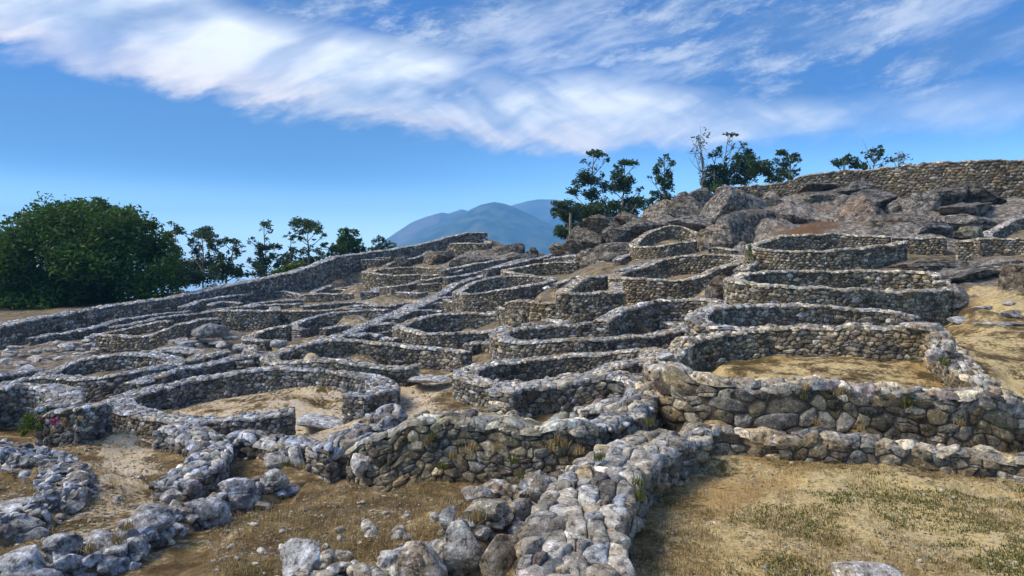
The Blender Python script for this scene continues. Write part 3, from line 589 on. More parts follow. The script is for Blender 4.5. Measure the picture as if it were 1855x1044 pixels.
ground = mesh_np('ground', np.stack([gx, gy, gzv], -1), quads, M_GROUND, extra={'sand': fld[:, 1], 'rock': fld[:, 2], 'rust': fld[:, 3]})
tag(ground, kind='structure')

# ------------------------------------------------------------------ masonry
def make_cells(L, H, ch, seed, closed=False, asp=1.45, jit=.36, big=.22, split=.22):
    """irregular six-sided stones over an L x H strip -> (m,6,2) corners"""
    rng = np.random.default_rng(seed); nx = max(3, int(round(L / (ch * asp)))); dx = L / nx; dy = ch * .92; ny = max(1, int(round(H / dy))); dy = H / ny
    I, J = np.meshgrid(np.arange(-1, ny + 2), np.arange(-1, nx + 2), indexing='ij')
    jx, jy = rng.uniform(-jit, jit, (ny + 3, nx + 3)), rng.uniform(-jit, jit, (ny + 3, nx + 3)) * .9
    if closed: jx, jy = np.take(jx, (J[0]) % nx, axis=1), np.take(jy, (J[0]) % nx, axis=1)
    X = (J + .5 * (I % 2) + jx) * dx; Y = (I + .5 + jy) * dy
    if not closed:
        w = fbm(np.stack([X / ch / 3, Y / ch / 3, X * 0 + seed], -1), 2, seed % 50) * .55 * ch; X = X + w * asp
    Y = Y + fbm(np.stack([np.cos(X / L * 6.283) * L / 6.3 / ch / 2.2, np.sin(X / L * 6.283) * L / 6.3 / ch / 2.2, Y / ch / 3], -1), 2, seed % 50 + 3) * .55 * ch * (H > 2 * ch)
    Pn = np.stack([X, Y], -1); i, j = np.meshgrid(np.arange(1, ny + 1), np.arange(1, nx + 1 + (0 if closed else 1)), indexing='ij')
    i, j = i.ravel(), j.ravel(); odd = (I[i, j] % 2); g = lambda a, b: Pn[np.clip(a, 0, ny + 2), np.clip(b, 0, nx + 2)]
    nb = [g(i, j + 1), g(i + 1, j + odd), g(i + 1, j - 1 + odd), g(i, j - 1), g(i - 1, j - 1 + odd), g(i - 1, j + odd)]; c0 = g(i, j)
    C6 = np.stack([(c0 + nb[k] + nb[(k + 1) % 6]) / 3 for k in range(6)], 1)
    cj = C6.reshape(-1, 2); k3 = np.concatenate([cj / ch * 3.3, cj[:, :1] * 0 + seed % 41], -1)
    if closed: k3 = np.stack([np.cos(cj[:, 0] / L * 6.2832) * L / 6.2832 / ch * 3.3, np.sin(cj[:, 0] / L * 6.2832) * L / 6.2832 / ch * 3.3, cj[:, 1] / ch * 3.3 + seed % 41], -1)
    C6 = (cj + np.stack([vnoise(k3, 5), vnoise(k3, 9) * .8], -1) * ch * .40).reshape(C6.shape)
    # fuse some neighbours into long stones and split some into thin ones
    out = []; skip = False; nj = j.reshape(ny, -1).shape[1]; Cg = C6.reshape(ny, nj, 6, 2)
    for a in range(ny):
        b = 0
        while b < nj:
            c = Cg[a, b]; r = rng.random()
            if r < big and b < nj - 1:
                d = Cg[a, b + 1]; out.append([d[0], (c[1] + d[1]) / 2, c[2], c[3], (c[4] + d[4]) / 2, d[5]]); b += 2; continue
            if r < big + split:
                f1, f2 = rng.uniform(.25, .75, 2); ml = c[2] * (1 - f1) + c[3] * f1; mr = c[0] * (1 - f2) + c[5] * f2; cc = (ml + mr) / 2 + rng.uniform(-.12, .12, 2) * ch
                out.append([c[0], c[1], c[2], ml, cc, mr]); out.append([mr, cc, ml, c[3], c[4], c[5]])
            else: out.append(c)
            b += 1
    C6 = np.array(out)
    C6[..., 1] = np.clip(C6[..., 1], 0, H)
    if not closed: C6[..., 0] = np.clip(C6[..., 0], 0, L)
    ar = (C6[..., 0].max(1) - C6[..., 0].min(1)) * (C6[..., 1].max(1) - C6[..., 1].min(1))
    return C6[ar > .12 * ch * ch]

NSEC = {3: 12, 4: 12, 5: 18}
def pillow(cells, nr, gap, depth, seed, lumpy=.35):
    """cells (m,6,2) -> (m, nr*ns, 3): s, t, outward"""
    rng = np.random.default_rng(seed); m = len(cells); ns = NSEC[nr]; sub = ns // 6
    cen = cells.mean(1); nxt = np.roll(cells, -1, 1); B = []
    for k in range(sub): B.append(cells * (1 - k / sub) + nxt * (k / sub))
    B = np.stack(B, 2).reshape(m, ns, 2); rel = B - cen[:, None]
    rad = np.linalg.norm(rel, axis=2, keepdims=True); mean = rad.mean(1, keepdims=True)
    soft = rng.uniform(.0, .08, (m, 1, 1)); corner = (np.arange(ns) % sub == 0)[None, :, None]
    rel = rel * np.where(corner, 1 - soft * .45, 1.0) * rng.uniform(.93, 1.05, (m, ns, 1))
    size = np.minimum(mean[:, :, 0] * 2, np.median(mean) * 2.4)
    rel = rel * np.clip(1 - gap / mean, .6, 1)
    r = np.array({3: [0, .72, 1.0], 4: [0, .5, .86, 1.02], 5: [0, .42, .74, .93, 1.05]}[nr])
    dome = np.array({3: [1, .95, 0], 4: [1, .98, .90, 0], 5: [1, .99, .97, .82, -.3]}[nr])
    p = cen[:, None, None] + rel[:, None] * r[None, :, None, None]
    dd = np.clip(size, .05, 1) * depth * rng.uniform(.5, 1.35, (m, 1)); dd = dd[:, :, None]
    q = p - cen[:, None, None]; t1, t2 = rng.uniform(-.75, .75, (m, 1, 1)), rng.uniform(-.6, .6, (m, 1, 1))
    tilt = (t1 * q[..., 0] + t2 * q[..., 1]) / (mean[:, :, 0][:, :, None] + 1e-6) * dd
    # one or two broken facets
    fa = rng.uniform(0, 6.283, (m, 1, 1)); fc = (q[..., 0] * np.cos(fa) + q[..., 1] * np.sin(fa)) / (mean[:, :, 0][:, :, None] + 1e-6)
    facet = -np.clip(fc - rng.uniform(.05, .6, (m, 1, 1)), 0, 1) * dd * rng.uniform(.7, 2.0, (m, 1, 1))
    fb = fa + rng.uniform(1.5, 4.5, (m, 1, 1)); fc2 = (q[..., 0] * np.cos(fb) + q[..., 1] * np.sin(fb)) / (mean[:, :, 0][:, :, None] + 1e-6)
    facet = facet - np.clip(fc2 - rng.uniform(.1, .7, (m, 1, 1)), 0, 1) * dd * rng.uniform(.6, 1.9, (m, 1, 1))
    lump = rng.uniform(-1, 1, p.shape[:3]) * dd * lumpy * .5
    out = -.024 + (dd + .024) * dome[None, :, None] + (tilt + facet + lump) * np.clip(dome + .1, 0, 1)[None, :, None]
    lump0 = out[:, 0:1, 0:1]; out[:, 0] = lump0[:, 0]
    return np.concatenate([p, out[..., None]], -1).reshape(m, nr * ns, 3), size
def grid_quads(m, nr, flip=False):
    ns = NSEC[nr]; i, j = np.meshgrid(np.arange(nr - 1), np.arange(ns), indexing='ij'); j2 = (j + 1) % ns
    q = np.stack([i * ns + j, i * ns + j2, (i + 1) * ns + j2, (i + 1) * ns + j], -1).reshape(-1, 4)
    if flip: q = q[:, ::-1]
    return (q[None] + (np.arange(m) * nr * ns)[:, None, None]).reshape(-1, 4)
def stone_tints(m, n2, rng, tone, spread=.42):
    v = np.clip(rng.lognormal(-.08, spread, (m, 1)), .32, 2.1)
    hue = rng.normal(0, 1, (m, 1)); col = np.concatenate([v * (1 + .07 * hue), v * (1 + .01 * hue), v * (1 - .10 * hue)], 1)
    pur = (rng.random(m) < .04)[:, None]; col = np.where(pur, v * np.array([[.68, .61, .66]]), col)
    col = col * np.array(tone)[None]
    return np.repeat(col[:, None, :], n2, 1).reshape(-1, 3)
def lookup(S, arr, s, closed, L):
    if closed: s = np.mod(s, L)
    return np.stack([np.interp(s, S, arr[:, k]) for k in range(arr.shape[1])], -1)

def build_wall(W, idx):
    R, T, closed, ch = W['R'], W['T'], W['closed'], W['ch']
    rng = random.Random(idx * 7 + 3); nrg = np.random.default_rng(idx)
    ch = ch * (.62 if W['D'] > 14 else .66 if W['name'] != 'yard_wall' else .82)
    N = path_normals(R, closed); D = W['D']
    nres = 5 if D < 13 else 4 if D < 26 else 3; nvp = nres * NSEC[nres]
    mid = R.mean(0); root = empty(W['name'], (float(mid[0]), float(mid[1]), float(R[:, 2].min() - max(W['h']))))
    tag(root, W['label'], W['cat'], W['group']); off = np.array(root.location)
    # ragged top line
    seg = np.linalg.norm(np.diff(R[:, :2], axis=0, append=R[:1, :2] if closed else R[-1:, :2]), axis=1)
    s0 = np.concatenate([[0], np.cumsum(seg)])[:len(R)]
    R = R.copy(); R[:, 2] += (W['rag'] + .022) * 1.4 * fbm(np.stack([s0 / .5, s0 * 0 + idx, s0 * 0], -1), 3, idx)
    lat = .05 * fbm(np.stack([s0 / 1.1, s0 * 0 + idx + 9, s0 * 0], -1), 3, idx + 4) * (1 if D < 30 else 1.5); R[:, :2] += N * lat[:, None]
    loops = []
    if closed:
        for sgn, hh in ((1, W['h'][0]), (-1, W['h'][1])):
            B = R[:, :2] + N * sgn * T / 2; B = np.concatenate([B, B[:1]]); z = np.append(R[:, 2], R[0, 2])
            loops.append((B, z, np.full(len(B), hh), sgn))
    else:
        l = R[:, :2] + N * T / 2; r = R[:, :2] - N * T / 2
        nc = 6
        def cap(a, b, z, ha, hb):
            t = (np.arange(1, nc) / nc)[:, None]; n_ = np.array([(b - a)[1], -(b - a)[0]]); 
            return a + (b - a) * t, np.full(nc - 1, z), ha + (hb - ha) * t[:, 0]
        c1 = cap(r[-1], l[-1], R[-1, 2], W['h'][1], W['h'][0]); c2 = cap(l[0], r[0], R[0, 2], W['h'][0], W['h'][1])
        B = np.concatenate([r, c1[0], l[::-1], c2[0], r[:1]]); z = np.concatenate([R[:, 2], c1[1], R[::-1, 2], c2[1], R[:1, 2]])
        h = np.concatenate([np.full(len(r), W['h'][1]), c1[2], np.full(len(l), W['h'][0]), c2[2], [W['h'][1]]])
        loops.append((B, z, h, -1))
    VV, FF, TT = [], [], []; base = 0
    CV, CF = [], []; cb = 0
    for B, z, h, sgn in loops:
        tn = np.gradient(B, axis=0); tn /= np.linalg.norm(tn, axis=1)[:, None] + 1e-9
        nn = np.stack([-tn[:, 1], tn[:, 0]], 1) * sgn if closed else np.stack([tn[:, 1], -tn[:, 0]], 1)
        S = np.concatenate([[0], np.cumsum(np.linalg.norm(np.diff(B, axis=0), axis=1))]); keep = np.concatenate([[True], np.diff(S) > 1e-6])
        B, z, h, nn, S = B[keep], z[keep], h[keep], nn[keep], S[keep]; L = S[-1]
        hmax = h.max() + .22
        cells = make_cells(L, hmax, ch, idx * 3 + len(FF), closed)
        loc, size = pillow(cells, nres, .0 + ch * .012, .17, idx * 13 + len(FF), .42 if nres > 4 else .7)
        s = loc[..., 0]; t = loc[..., 1]; o = loc[..., 2]
        hs = np.interp(cells[:, :, 0].mean(1), S, h); ok = cells[:, :, 1].min(1) < hs + .16
        s, t, o = s[ok], t[ok], o[ok]
        bx = np.interp(s, S, B[:, 0]) + np.interp(s, S, nn[:, 0]) * (o - .02); by = np.interp(s, S, B[:, 1]) + np.interp(s, S, nn[:, 1]) * (o - .02)
        bz = np.interp(s, S, z) - t - .02
        V = np.stack([bx, by, bz], -1); m = len(V)
        VV.append(V.reshape(-1, 3)); FF.append(grid_quads(m, nres, flip=False) + base); base += m * nvp
        TT.append(stone_tints(m, nvp, nrg, W['tone']))
        # dark core strip just behind the faces
        k = 5; tt = np.linspace(.05, 1, k)
        ci = B - nn * .03
        G = np.stack([np.repeat(ci[:, 0], k), np.repeat(ci[:, 1], k), (z[:, None] - .035 - tt[None] * (h[:, None] + .25) + .01).ravel()], -1)
        n_ = len(B); i, j = np.meshgrid(np.arange(n_ - 1), np.arange(k - 1), indexing='ij')
        CV.append(G); CF.append(np.stack([i * k + j, (i + 1) * k + j, (i + 1) * k + j + 1, i * k + j + 1], -1).reshape(-1, 4) + cb); cb += len(G)
    mesh_np('facing_stones', np.concatenate(VV) - off, np.concatenate(FF), M_STONE_SHADED, root, np.concatenate(TT), smooth=True)
    # coping
    Rc = np.concatenate([R, R[:1]]) if closed else R; Nc = np.concatenate([N, N[:1]]) if closed else N
    S = np.concatenate([[0], np.cumsum(np.linalg.norm(np.diff(Rc[:, :2], axis=0), axis=1))]); L = S[-1]
    TW = T + .04
    cells = make_cells(L, TW, min(ch * 1.2, TW / 2), idx * 3 + 71, closed, asp=1.3, jit=.38, big=.15, split=.12)
    loc, size = pillow(cells, nres, .0 + ch * .005, .10 + W['rag'] * 1.2, idx * 13 + 7, .35 if nres > 4 else .7)
    s, a, o = loc[..., 0], loc[..., 1] - TW / 2, loc[..., 2]
    o = o + np.repeat(nrg.uniform(-.3, 1.0, (len(o), 1)) * W['rag'] * .9, o.shape[1], 1)
    rim = np.clip((np.abs(a) / (TW / 2)) ** 4, 0, 1)
    V = np.stack([np.interp(s, S, Rc[:, 0]) + np.interp(s, S, Nc[:, 0]) * a, np.interp(s, S, Rc[:, 1]) + np.interp(s, S, Nc[:, 1]) * a, np.interp(s, S, Rc[:, 2]) + o - rim * .03 - .02], -1)
    m = len(V)
    mesh_np('coping_stones', V.reshape(-1, 3) - off, grid_quads(m, nres), M_TOP_LIT, root, stone_tints(m, nvp, nrg, W['tone'], .36), smooth=True)
    e = T / 2 - .035
    G = np.concatenate([np.stack([Rc[:, 0] + Nc[:, 0] * a_, Rc[:, 1] + Nc[:, 1] * a_, Rc[:, 2] - .045], -1) for a_ in (-e, e)]); n_ = len(Rc); i = np.arange(n_ - 1)
    CV.append(G); CF.append(np.stack([i, i + 1, i + 1 + n_, i + n_], -1) + cb)
    mesh_np('earth_core', np.concatenate(CV) - off, np.concatenate(CF), M_CORE, root)
    return root

# ------------------------------------------------------------------ closed stones
def ico(sub):
    bm = bmesh.new(); bmesh.ops.create_icosphere(bm, subdivisions=sub, radius=1.0)
    V = np.array([v.co[:] for v in bm.verts]); Fc = np.array([[v.index for v in f.verts] for f in bm.faces]); bm.free(); return V, Fc
ICO = {k: ico(k) for k in (2, 3, 4, 5, 6)}
def rock_shape(seed, sub, facets=9, rough=.10, lo=.55, hi=.92, crease=.9, fine=.03, freq=1.3, box=1.0):
    rng = np.random.default_rng(seed); V, Fc = ICO[sub]; V = V.copy()
    if box != 1.0: V = np.sign(V) * np.abs(V) ** box; V /= np.abs(V).max()
    V = V * (1 + .25 * fbm(V * .9 + seed * 3.1, 2, seed)[:, None])
    for k in range(facets):
        n = rng.normal(size=3); n /= np.linalg.norm(n); d = rng.uniform(lo, hi)
        t = V @ n - d; V = V - n[None] * np.clip(t, 0, None)[:, None] * crease
    nn = V / (np.linalg.norm(V, axis=1)[:, None] + 1e-9)
    V = V + nn * (rough * fbm(V * freq + seed, 5, seed + 5) + fine * (1 - 2 * np.abs(fbm(V * 5 + seed, 3, seed + 9))))[:, None]
    lo_, hi_ = V.min(0), V.max(0); V = (V - (lo_ + hi_) / 2) / ((hi_ - lo_) / 2)
    return V, Fc
SMALL = {sub: [rock_shape(900 + i, sub, 11, .13, .42, .85, 1.0) for i in range(14)] for sub in (2, 3)}
def scatter_stones(pos, size, nrg, tone, sub=2, flat=.65):
    """pos (m,3), size (m,) half-size -> merged arrays"""
    VV, FF, TT = [], [], []; b = 0
    for i in range(len(pos)):
        V, Fc = SMALL[sub][nrg.integers(14)]
        sc_ = size[i] * np.array([nrg.uniform(.85, 1.35), nrg.uniform(.7, 1.0), nrg.uniform(flat * .8, flat * 1.25)])
        a, t1, t2 = nrg.uniform(0, 6.28), nrg.normal(0, .28), nrg.normal(0, .28)
        ca, sa, cb_, sb = math.cos(a), math.sin(a), math.cos(t1), math.sin(t1); cc, s_ = math.cos(t2), math.sin(t2)
        M = np.array([[ca, -sa, 0], [sa, ca, 0], [0, 0, 1]]) @ np.array([[1, 0, 0], [0, cb_, -sb], [0, sb, cb_]]) @ np.array([[cc, 0, s_], [0, 1, 0], [-s_, 0, cc]])
        VV.append((V * sc_) @ M.T + pos[i]); FF.append(Fc + b); b += len(V)
    n2 = len(VV[0]); TT = stone_tints(len(pos), n2, nrg, tone, .22)
    return np.concatenate(VV), np.concatenate(FF), TT
def build_rubble(W, idx):
    R, T = W['R'], W['T']; nrg = np.random.default_rng(idx + 50); N = path_normals(R, False)
    S = np.concatenate([[0], np.cumsum(np.linalg.norm(np.diff(R[:, :2], axis=0), axis=1))]); L = S[-1]
    root = empty(W['name'], (float(R[:, 0].mean()), float(R[:, 1].mean()), float(R[:, 2].min() - max(W['h'])))); off = np.array(root.location)
    tag(root, W['label'], W['cat'], W['group']); h = max(W['h']); big = W['ch']
    pos, siz = [], []
    for layer, (zf, tf, n_per) in enumerate(((.10, 1.12, 14), (.45, .95, 15), (.8, .8, 16), (1.05, .6, 7))):
        m = int(L * n_per * T / .5 * (.2 / big) ** 1.3 * 1.5)
        s = nrg.uniform(0, L, m); a = nrg.uniform(-1, 1, m) * T / 2 * tf
        sz = big * np.clip(nrg.lognormal(-.95, .40, m), .22, 1.0)
        g = np.stack([np.interp(s, S, R[:, 0]) + np.interp(s, S, N[:, 0]) * a, np.interp(s, S, R[:, 1]) + np.interp(s, S, N[:, 1]) * a, np.interp(s, S, R[:, 2]) - h + zf * h - sz * .35 + nrg.uniform(-.03, .03, m)], -1)
        pos.append(g); siz.append(sz)
    V, Fc, TT = scatter_stones(np.concatenate(pos), np.concatenate(siz), nrg, W['tone'], 3 if W['D'] < 10.5 else 2)
    mesh_np('heaped_stones', V - off, Fc, M_ROCK, root, TT, smooth=False)
    k = 7; a = np.linspace(-1, 1, k); prof = np.sqrt(np.clip(1 - a ** 2, 0, 1)) * .6 - .12
    G = np.stack([(R[:, None, 0] + N[:, None, 0] * a * T / 2), (R[:, None, 1] + N[:, None, 1] * a * T / 2), R[:, None, 2] - h + prof[None] * h], -1).reshape(-1, 3)
    n_ = len(R); i, j = np.meshgrid(np.arange(n_ - 1), np.arange(k - 1), indexing='ij')
    mesh_np('earth_core', G - off, np.stack([i * k + j, (i + 1) * k + j, (i + 1) * k + j + 1, i * k + j + 1], -1).reshape(-1, 4), M_EARTH, root)
    return root
def crown_stones(root, W, idx, per_m, size, dz=0.):
    """loose irregular stones lying along the top of a wall"""
    R, T = W['R'], W['T']; nrg = np.random.default_rng(idx + 150); N = path_normals(R, W['closed'])
    S = np.concatenate([[0], np.cumsum(np.linalg.norm(np.diff(R[:, :2], axis=0), axis=1))]); L = S[-1]; m = int(L * per_m)
    s = nrg.uniform(0, L, m); a = nrg.uniform(-1, 1, m) * T * .5; sz = size * np.clip(nrg.lognormal(-.2, .4, m), .35, 1.9)
    g = np.stack([np.interp(s, S, R[:, 0]) + np.interp(s, S, N[:, 0]) * a, np.interp(s, S, R[:, 1]) + np.interp(s, S, N[:, 1]) * a, np.interp(s, S, R[:, 2]) - sz * .15 + dz], -1)
    if m <= 45:
        for k in range(m):
            V, Fc, TT = scatter_stones(np.zeros((1, 3)), sz[k:k + 1], nrg, W['tone'], 2, .55)
            o = mesh_np('loose_stone', V, Fc, M_ROCK, root, TT, smooth=False); o.location = g[k] - np.array(root.location)
        return
    V, Fc, TT = scatter_stones(g, sz, nrg, W['tone'], 3 if W['D'] < 11 else 2, .55)
    mesh_np('loose_top_stones', V - np.array(root.location), Fc, M_ROCK, root, TT, smooth=False)
for i_, W_ in enumerate(WALLS):
    if W_['group'] == RUB and ('row' in W_['label'] or 'jumble' in W_['label']): build_rubble(W_, i_ + 1); continue
    r_ = build_wall(W_, i_ + 1)
    if W_['name'] == 'rubble_wall': crown_stones(r_, W_, i_, 20, .075, -.02)
    elif W_['name'] == 'yard_wall': crown_stones(r_, W_, i_, 12, .085 if 'massive' in W_['label'] else .065, -.01)
    elif W_['name'] == 'low_kerb_wall': crown_stones(r_, W_, i_, 7, .11, -.03)
    elif W_['name'] == 'path_wall': crown_stones(r_, W_, i_, 9, .085, -.045)
    elif W_['D'] < 26: crown_stones(r_, W_, i_, 3.0, .05, -.01)
    elif 'crumbling ring' in W_['label']: crown_stones(r_, W_, i_, 10, .09, -.02)

# ------------------------------------------------------------------ boulders and bedrock
def rock(name, label, px, py, wp, hp, D, seed, sub=4, deep=.8, facets=9, mat=None, tone=(1, 1, 1), box=1.0, tilt=0., group=None, rough=.12, lo=.5, hi=.92, cat='boulder', sink=.12, yaw=None, v=1.):
    """px,py: centre of the visible rock in the photograph; wp,hp: its size there"""
    x, y, z = P(px, py, D); w, h = wp / F * D / 2, hp / F * D / 2 * (1 + sink)
    V, Fc = rock_shape(seed, sub, facets, rough, lo, hi, fine=.05, freq=1.6, box=box)
    V = V * np.array([w, w * deep, h]); a = math.radians(tilt); ca, sa = math.cos(a), math.sin(a)
    V = V @ np.array([[ca, 0, sa], [0, 1, 0], [-sa, 0, ca]])
    a = math.radians(yaw or 0); ca, sa = math.cos(a), math.sin(a); V = V @ np.array([[ca, sa, 0], [-sa, ca, 0], [0, 0, 1]])
    V[:, 2] -= h * sink
    nr_ = np.random.default_rng(seed); t = np.array(tone) * v * nr_.uniform(.92, 1.08)
    o = mesh_np(name, V, Fc, mat or M_ROCK, None, np.repeat(t[None], len(V), 0))
    o.location = (x, y, z); tag(o, label, cat, group); return o
HILL = 'granite outcrops on the hill'
def oc(label, px, py, wp, hp, D, seed, **k):
    k.setdefault('facets', 12); k.setdefault('sub', 5); k.setdefault('rough', .18); k.setdefault('deep', .9); k.setdefault('sink', .3); k.setdefault('lo', .38); k.setdefault('hi', .85); wp *= 1.22; hp *= 1.18; k.setdefault('v', random.Random(seed).uniform(.72, 1.3))
    rock('granite_outcrop', label, px, py, wp, hp, D, seed, mat=M_BED, group=HILL, cat='rock outcrop', **k)
WR = (.98, .93, .85); GR = (.92, .93, .96)
oc('low rounded outcrop at the left foot of the hill above the saddle', 1058, 428, 70, 46, 46, 11, tone=WR)
oc('dark rounded boulder left of the small high round house', 1118, 428, 46, 36, 41, 12, v=.8)
oc('ledge of brown rock behind the dark rounded boulder', 1100, 408, 92, 30, 46, 13, tone=WR, tilt=-6)
oc('sloping brown slab under the eucalyptus pair', 1160, 402, 80, 26, 45, 14, tone=WR, tilt=-12)
oc('layered brown crag topped by the lone eucalyptus', 1205, 388, 70, 44, 46, 15, tone=WR, tilt=-25)
oc('tall wedge of rock standing on the left shoulder of the hilltop', 1232, 376, 44, 50, 47, 16, tone=WR, tilt=-35)
oc('rounded rock knob at the top of the left shoulder', 1268, 354, 46, 26, 48, 17)
oc('long diagonal rib of grey rock below the rounded knob', 1255, 378, 78, 40, 44, 18, tilt=-30)
oc('big pale tilted slab face in the middle of the outcrop', 1330, 375, 120, 70, 42, 19, tilt=-14, facets=9)
oc('dark cracked rock under the big pale slab', 1365, 398, 90, 34, 40, 20, v=.8)
oc('domed granite hump just above the small gully', 1325, 420, 96, 62, 37, 21, tone=GR, tilt=12)
oc('arched brown boulder with a shadowed hollow right of the small high house', 1298, 432, 60, 50, 35.5, 22, tone=WR)
oc('low grey rock sheet left of the arched brown boulder', 1250, 402, 80, 22, 41, 23)
oc('flat pale rock behind the rim of the small high round house', 1170, 408, 70, 18, 42, 24)
oc('grey rock sheet spilling down beside the small high house', 1120, 452, 78, 26, 38, 25)
oc('brown rock face beneath the grey rock sheet', 1082, 468, 66, 34, 38.5, 26, tone=WR)
oc('low rock ledge at the saddle edge', 1030, 452, 60, 24, 47, 27, tone=WR, tilt=-15)
oc('small flat rock stacked at the top of the saddle slope', 1068, 401, 22, 9, 47, 28, sub=4, tone=WR)
oc('dark overhanging ledge near the right of the pale slab', 1420, 378, 78, 36, 42, 29, v=.75)
oc('smooth grey rock between the pale slab and the red bracken', 1440, 398, 70, 30, 39, 30)
oc('thin flat slab lying below the hilltop wall', 1480, 338, 56, 14, 45, 31, facets=8)
oc('long pale slab balanced beside the thin flat slab', 1520, 345, 62, 12, 44, 32, facets=8)
oc('rounded pale boulder on the slabs below the hilltop wall', 1556, 336, 50, 20, 44, 33)
oc('brown weathered ledge under the balanced slabs', 1485, 362, 92, 30, 43, 34, tone=WR)
oc('large brown domed rock face right of the red bracken', 1552, 392, 92, 74, 36.5, 35, tone=(1.12, .98, .88), tilt=8, facets=8)
oc('grey sloping shoulder above the large brown dome', 1570, 362, 84, 40, 40, 36, tone=GR)
oc('square cut dark block in the cleft of the hilltop rocks', 1626, 374, 40, 22, 39, 37, facets=6, box=.55)
oc('pointed grey boulder leaning left under the hilltop wall', 1668, 366, 52, 42, 38, 38, facets=7, tilt=-18)
oc('flattened egg boulder touching the big black boulder', 1716, 352, 58, 24, 38.5, 39)
oc('big rounded black-faced boulder against the hilltop wall', 1770, 351, 72, 44, 38.5, 40, v=.55, facets=6)
oc('low domed rock in front of the black-faced boulder', 1745, 378, 84, 22, 36.5, 41)
oc('low rock sheet at the right edge under the hilltop wall', 1830, 382, 90, 22, 37, 42)
oc('mottled pale rock slope below the square cut block', 1635, 405, 90, 34, 34.5, 43, tone=(1.1, 1.08, 1.04))
oc('small brown rock at the foot of the brown dome', 1590, 414, 46, 24, 32.5, 44, tone=WR)
oc('bluish pointed rock behind the broken wall', 1685, 418, 56, 26, 31.5, 45, tone=(.9, .98, 1.12))
oc('low flat rock between the bluish rock and the right edge', 1745, 400, 90, 20, 34, 46)
oc('mossy low rock above the tall square pier', 1752, 420, 50, 18, 31, 47, tone=(1.0, 1.02, .85))
oc('rock shelf under the right wall with the stepped path', 1690, 482, 120, 26, 24.8, 48, tone=WR)
oc('dark layered rock shelf beneath the tall square pier', 1740, 500, 110, 30, 23.6, 49, v=.75, facets=14)
oc('pale stepped rock at the top of the right path', 1810, 478, 90, 16, 25, 50)
oc('brown ferny rock at the right edge beside the path', 1838, 512, 54, 60, 21, 51, tone=(1.1, .98, .8))
oc('rounded boulder tucked against the rounded right pier', 1738, 532, 30, 34, 19.8, 52, sub=4)
oc('hump of dark rock on the skyline right of the square bastion', 905, 456, 76, 30, 57, 53, v=.8)
oc('low rock hump trailing into the saddle', 945, 468, 66, 18, 54, 54, v=.85)
oc('rounded rock outcrop below the skyline wall left of the bastion', 795, 470, 50, 32, 57, 55, tone=WR)
oc('dark pointed boulder pair below the skyline wall', 726, 476, 32, 24, 56, 56, v=.7, sub=4)
oc('small tooth of rock on the saddle skyline', 967, 453, 14, 10, 56, 57, sub=3, tone=WR)
oc('rough rock ledge sloping down from the bastion', 860, 472, 80, 24, 54, 58)
oc('big smooth round boulder wedged between two oval houses', 1303, 523, 42, 46, 21.8, 59, facets=3, rough=.06, sub=4, tone=(1.0, 1.0, 1.0))
SL = 'rocks on the left slope'
def lr(label, px, py, wp, hp, D, seed, **k): rock('loose_rock', label, px, py, wp, hp, D, seed, group=SL, tone=(.92, .97, 1.08), **k)
lr('flat-bottomed tilted roof-shaped rock propped on the left slope', 374, 599, 72, 28, 26.6, 70, facets=12, deep=.7, lo=.35, hi=.7, v=.75, sink=.0)
lr('bluish rock lump at the far left edge below the enclosure wall', 12, 660, 40, 22, 25, 71)
lr('pale pointed rock below the bluish rock lump', 48, 668, 36, 14, 24, 72)
lr('white rounded rock near the left end of the enclosure wall', 18, 632, 24, 10, 28, 73, v=1.4)
lr('grey half-dome rock in front of the small round house', 505, 622, 34, 14, 24.6, 74, facets=3, rough=.05)
lr('brown block at the left side of the crescent house', 165, 627, 20, 14, 27, 75)
lr('small rock lump left of the small round house', 434, 630, 26, 14, 24.5, 76)
lr('long low rock sheet beneath the tilted roof-shaped rock', 350, 622, 100, 14, 27, 77)
lr('stepped rock ledge right of the crescent house face', 320, 634, 70, 14, 26, 78)
lr('white stone block lying behind the square block house', 992, 522, 18, 8, 30, 79, v=1.7)
nrr = random.Random(5)
for i in range(34):
    px = nrr.uniform(5, 175); py = 605 + (175 - px) * .12 + nrr.uniform(6, 48); D = 27.2 - (py - 620) * .06
    rock('loose_rock', 'small weathered rock strewn over the stony slope left of the crescent house', px, py, nrr.uniform(10, 30), nrr.uniform(6, 11), D, 200 + i, sub=3, group='small rocks strewn on the left slope', tone=(.98, .98, 1.0), v=nrr.uniform(.8, 1.3))
for i in range(22):
    px = nrr.uniform(330, 440); py = nrr.uniform(612, 645); D = 27.4 - (py - 610) * .09
    rock('loose_rock', 'small flat rock on the bare slope below the tilted roof-shaped rock', px, py, nrr.uniform(12, 34), nrr.uniform(5, 9), D, 240 + i, sub=3, group='small rocks below the tilted rock', tone=(.95, .97, 1.02), v=nrr.uniform(.8, 1.2))
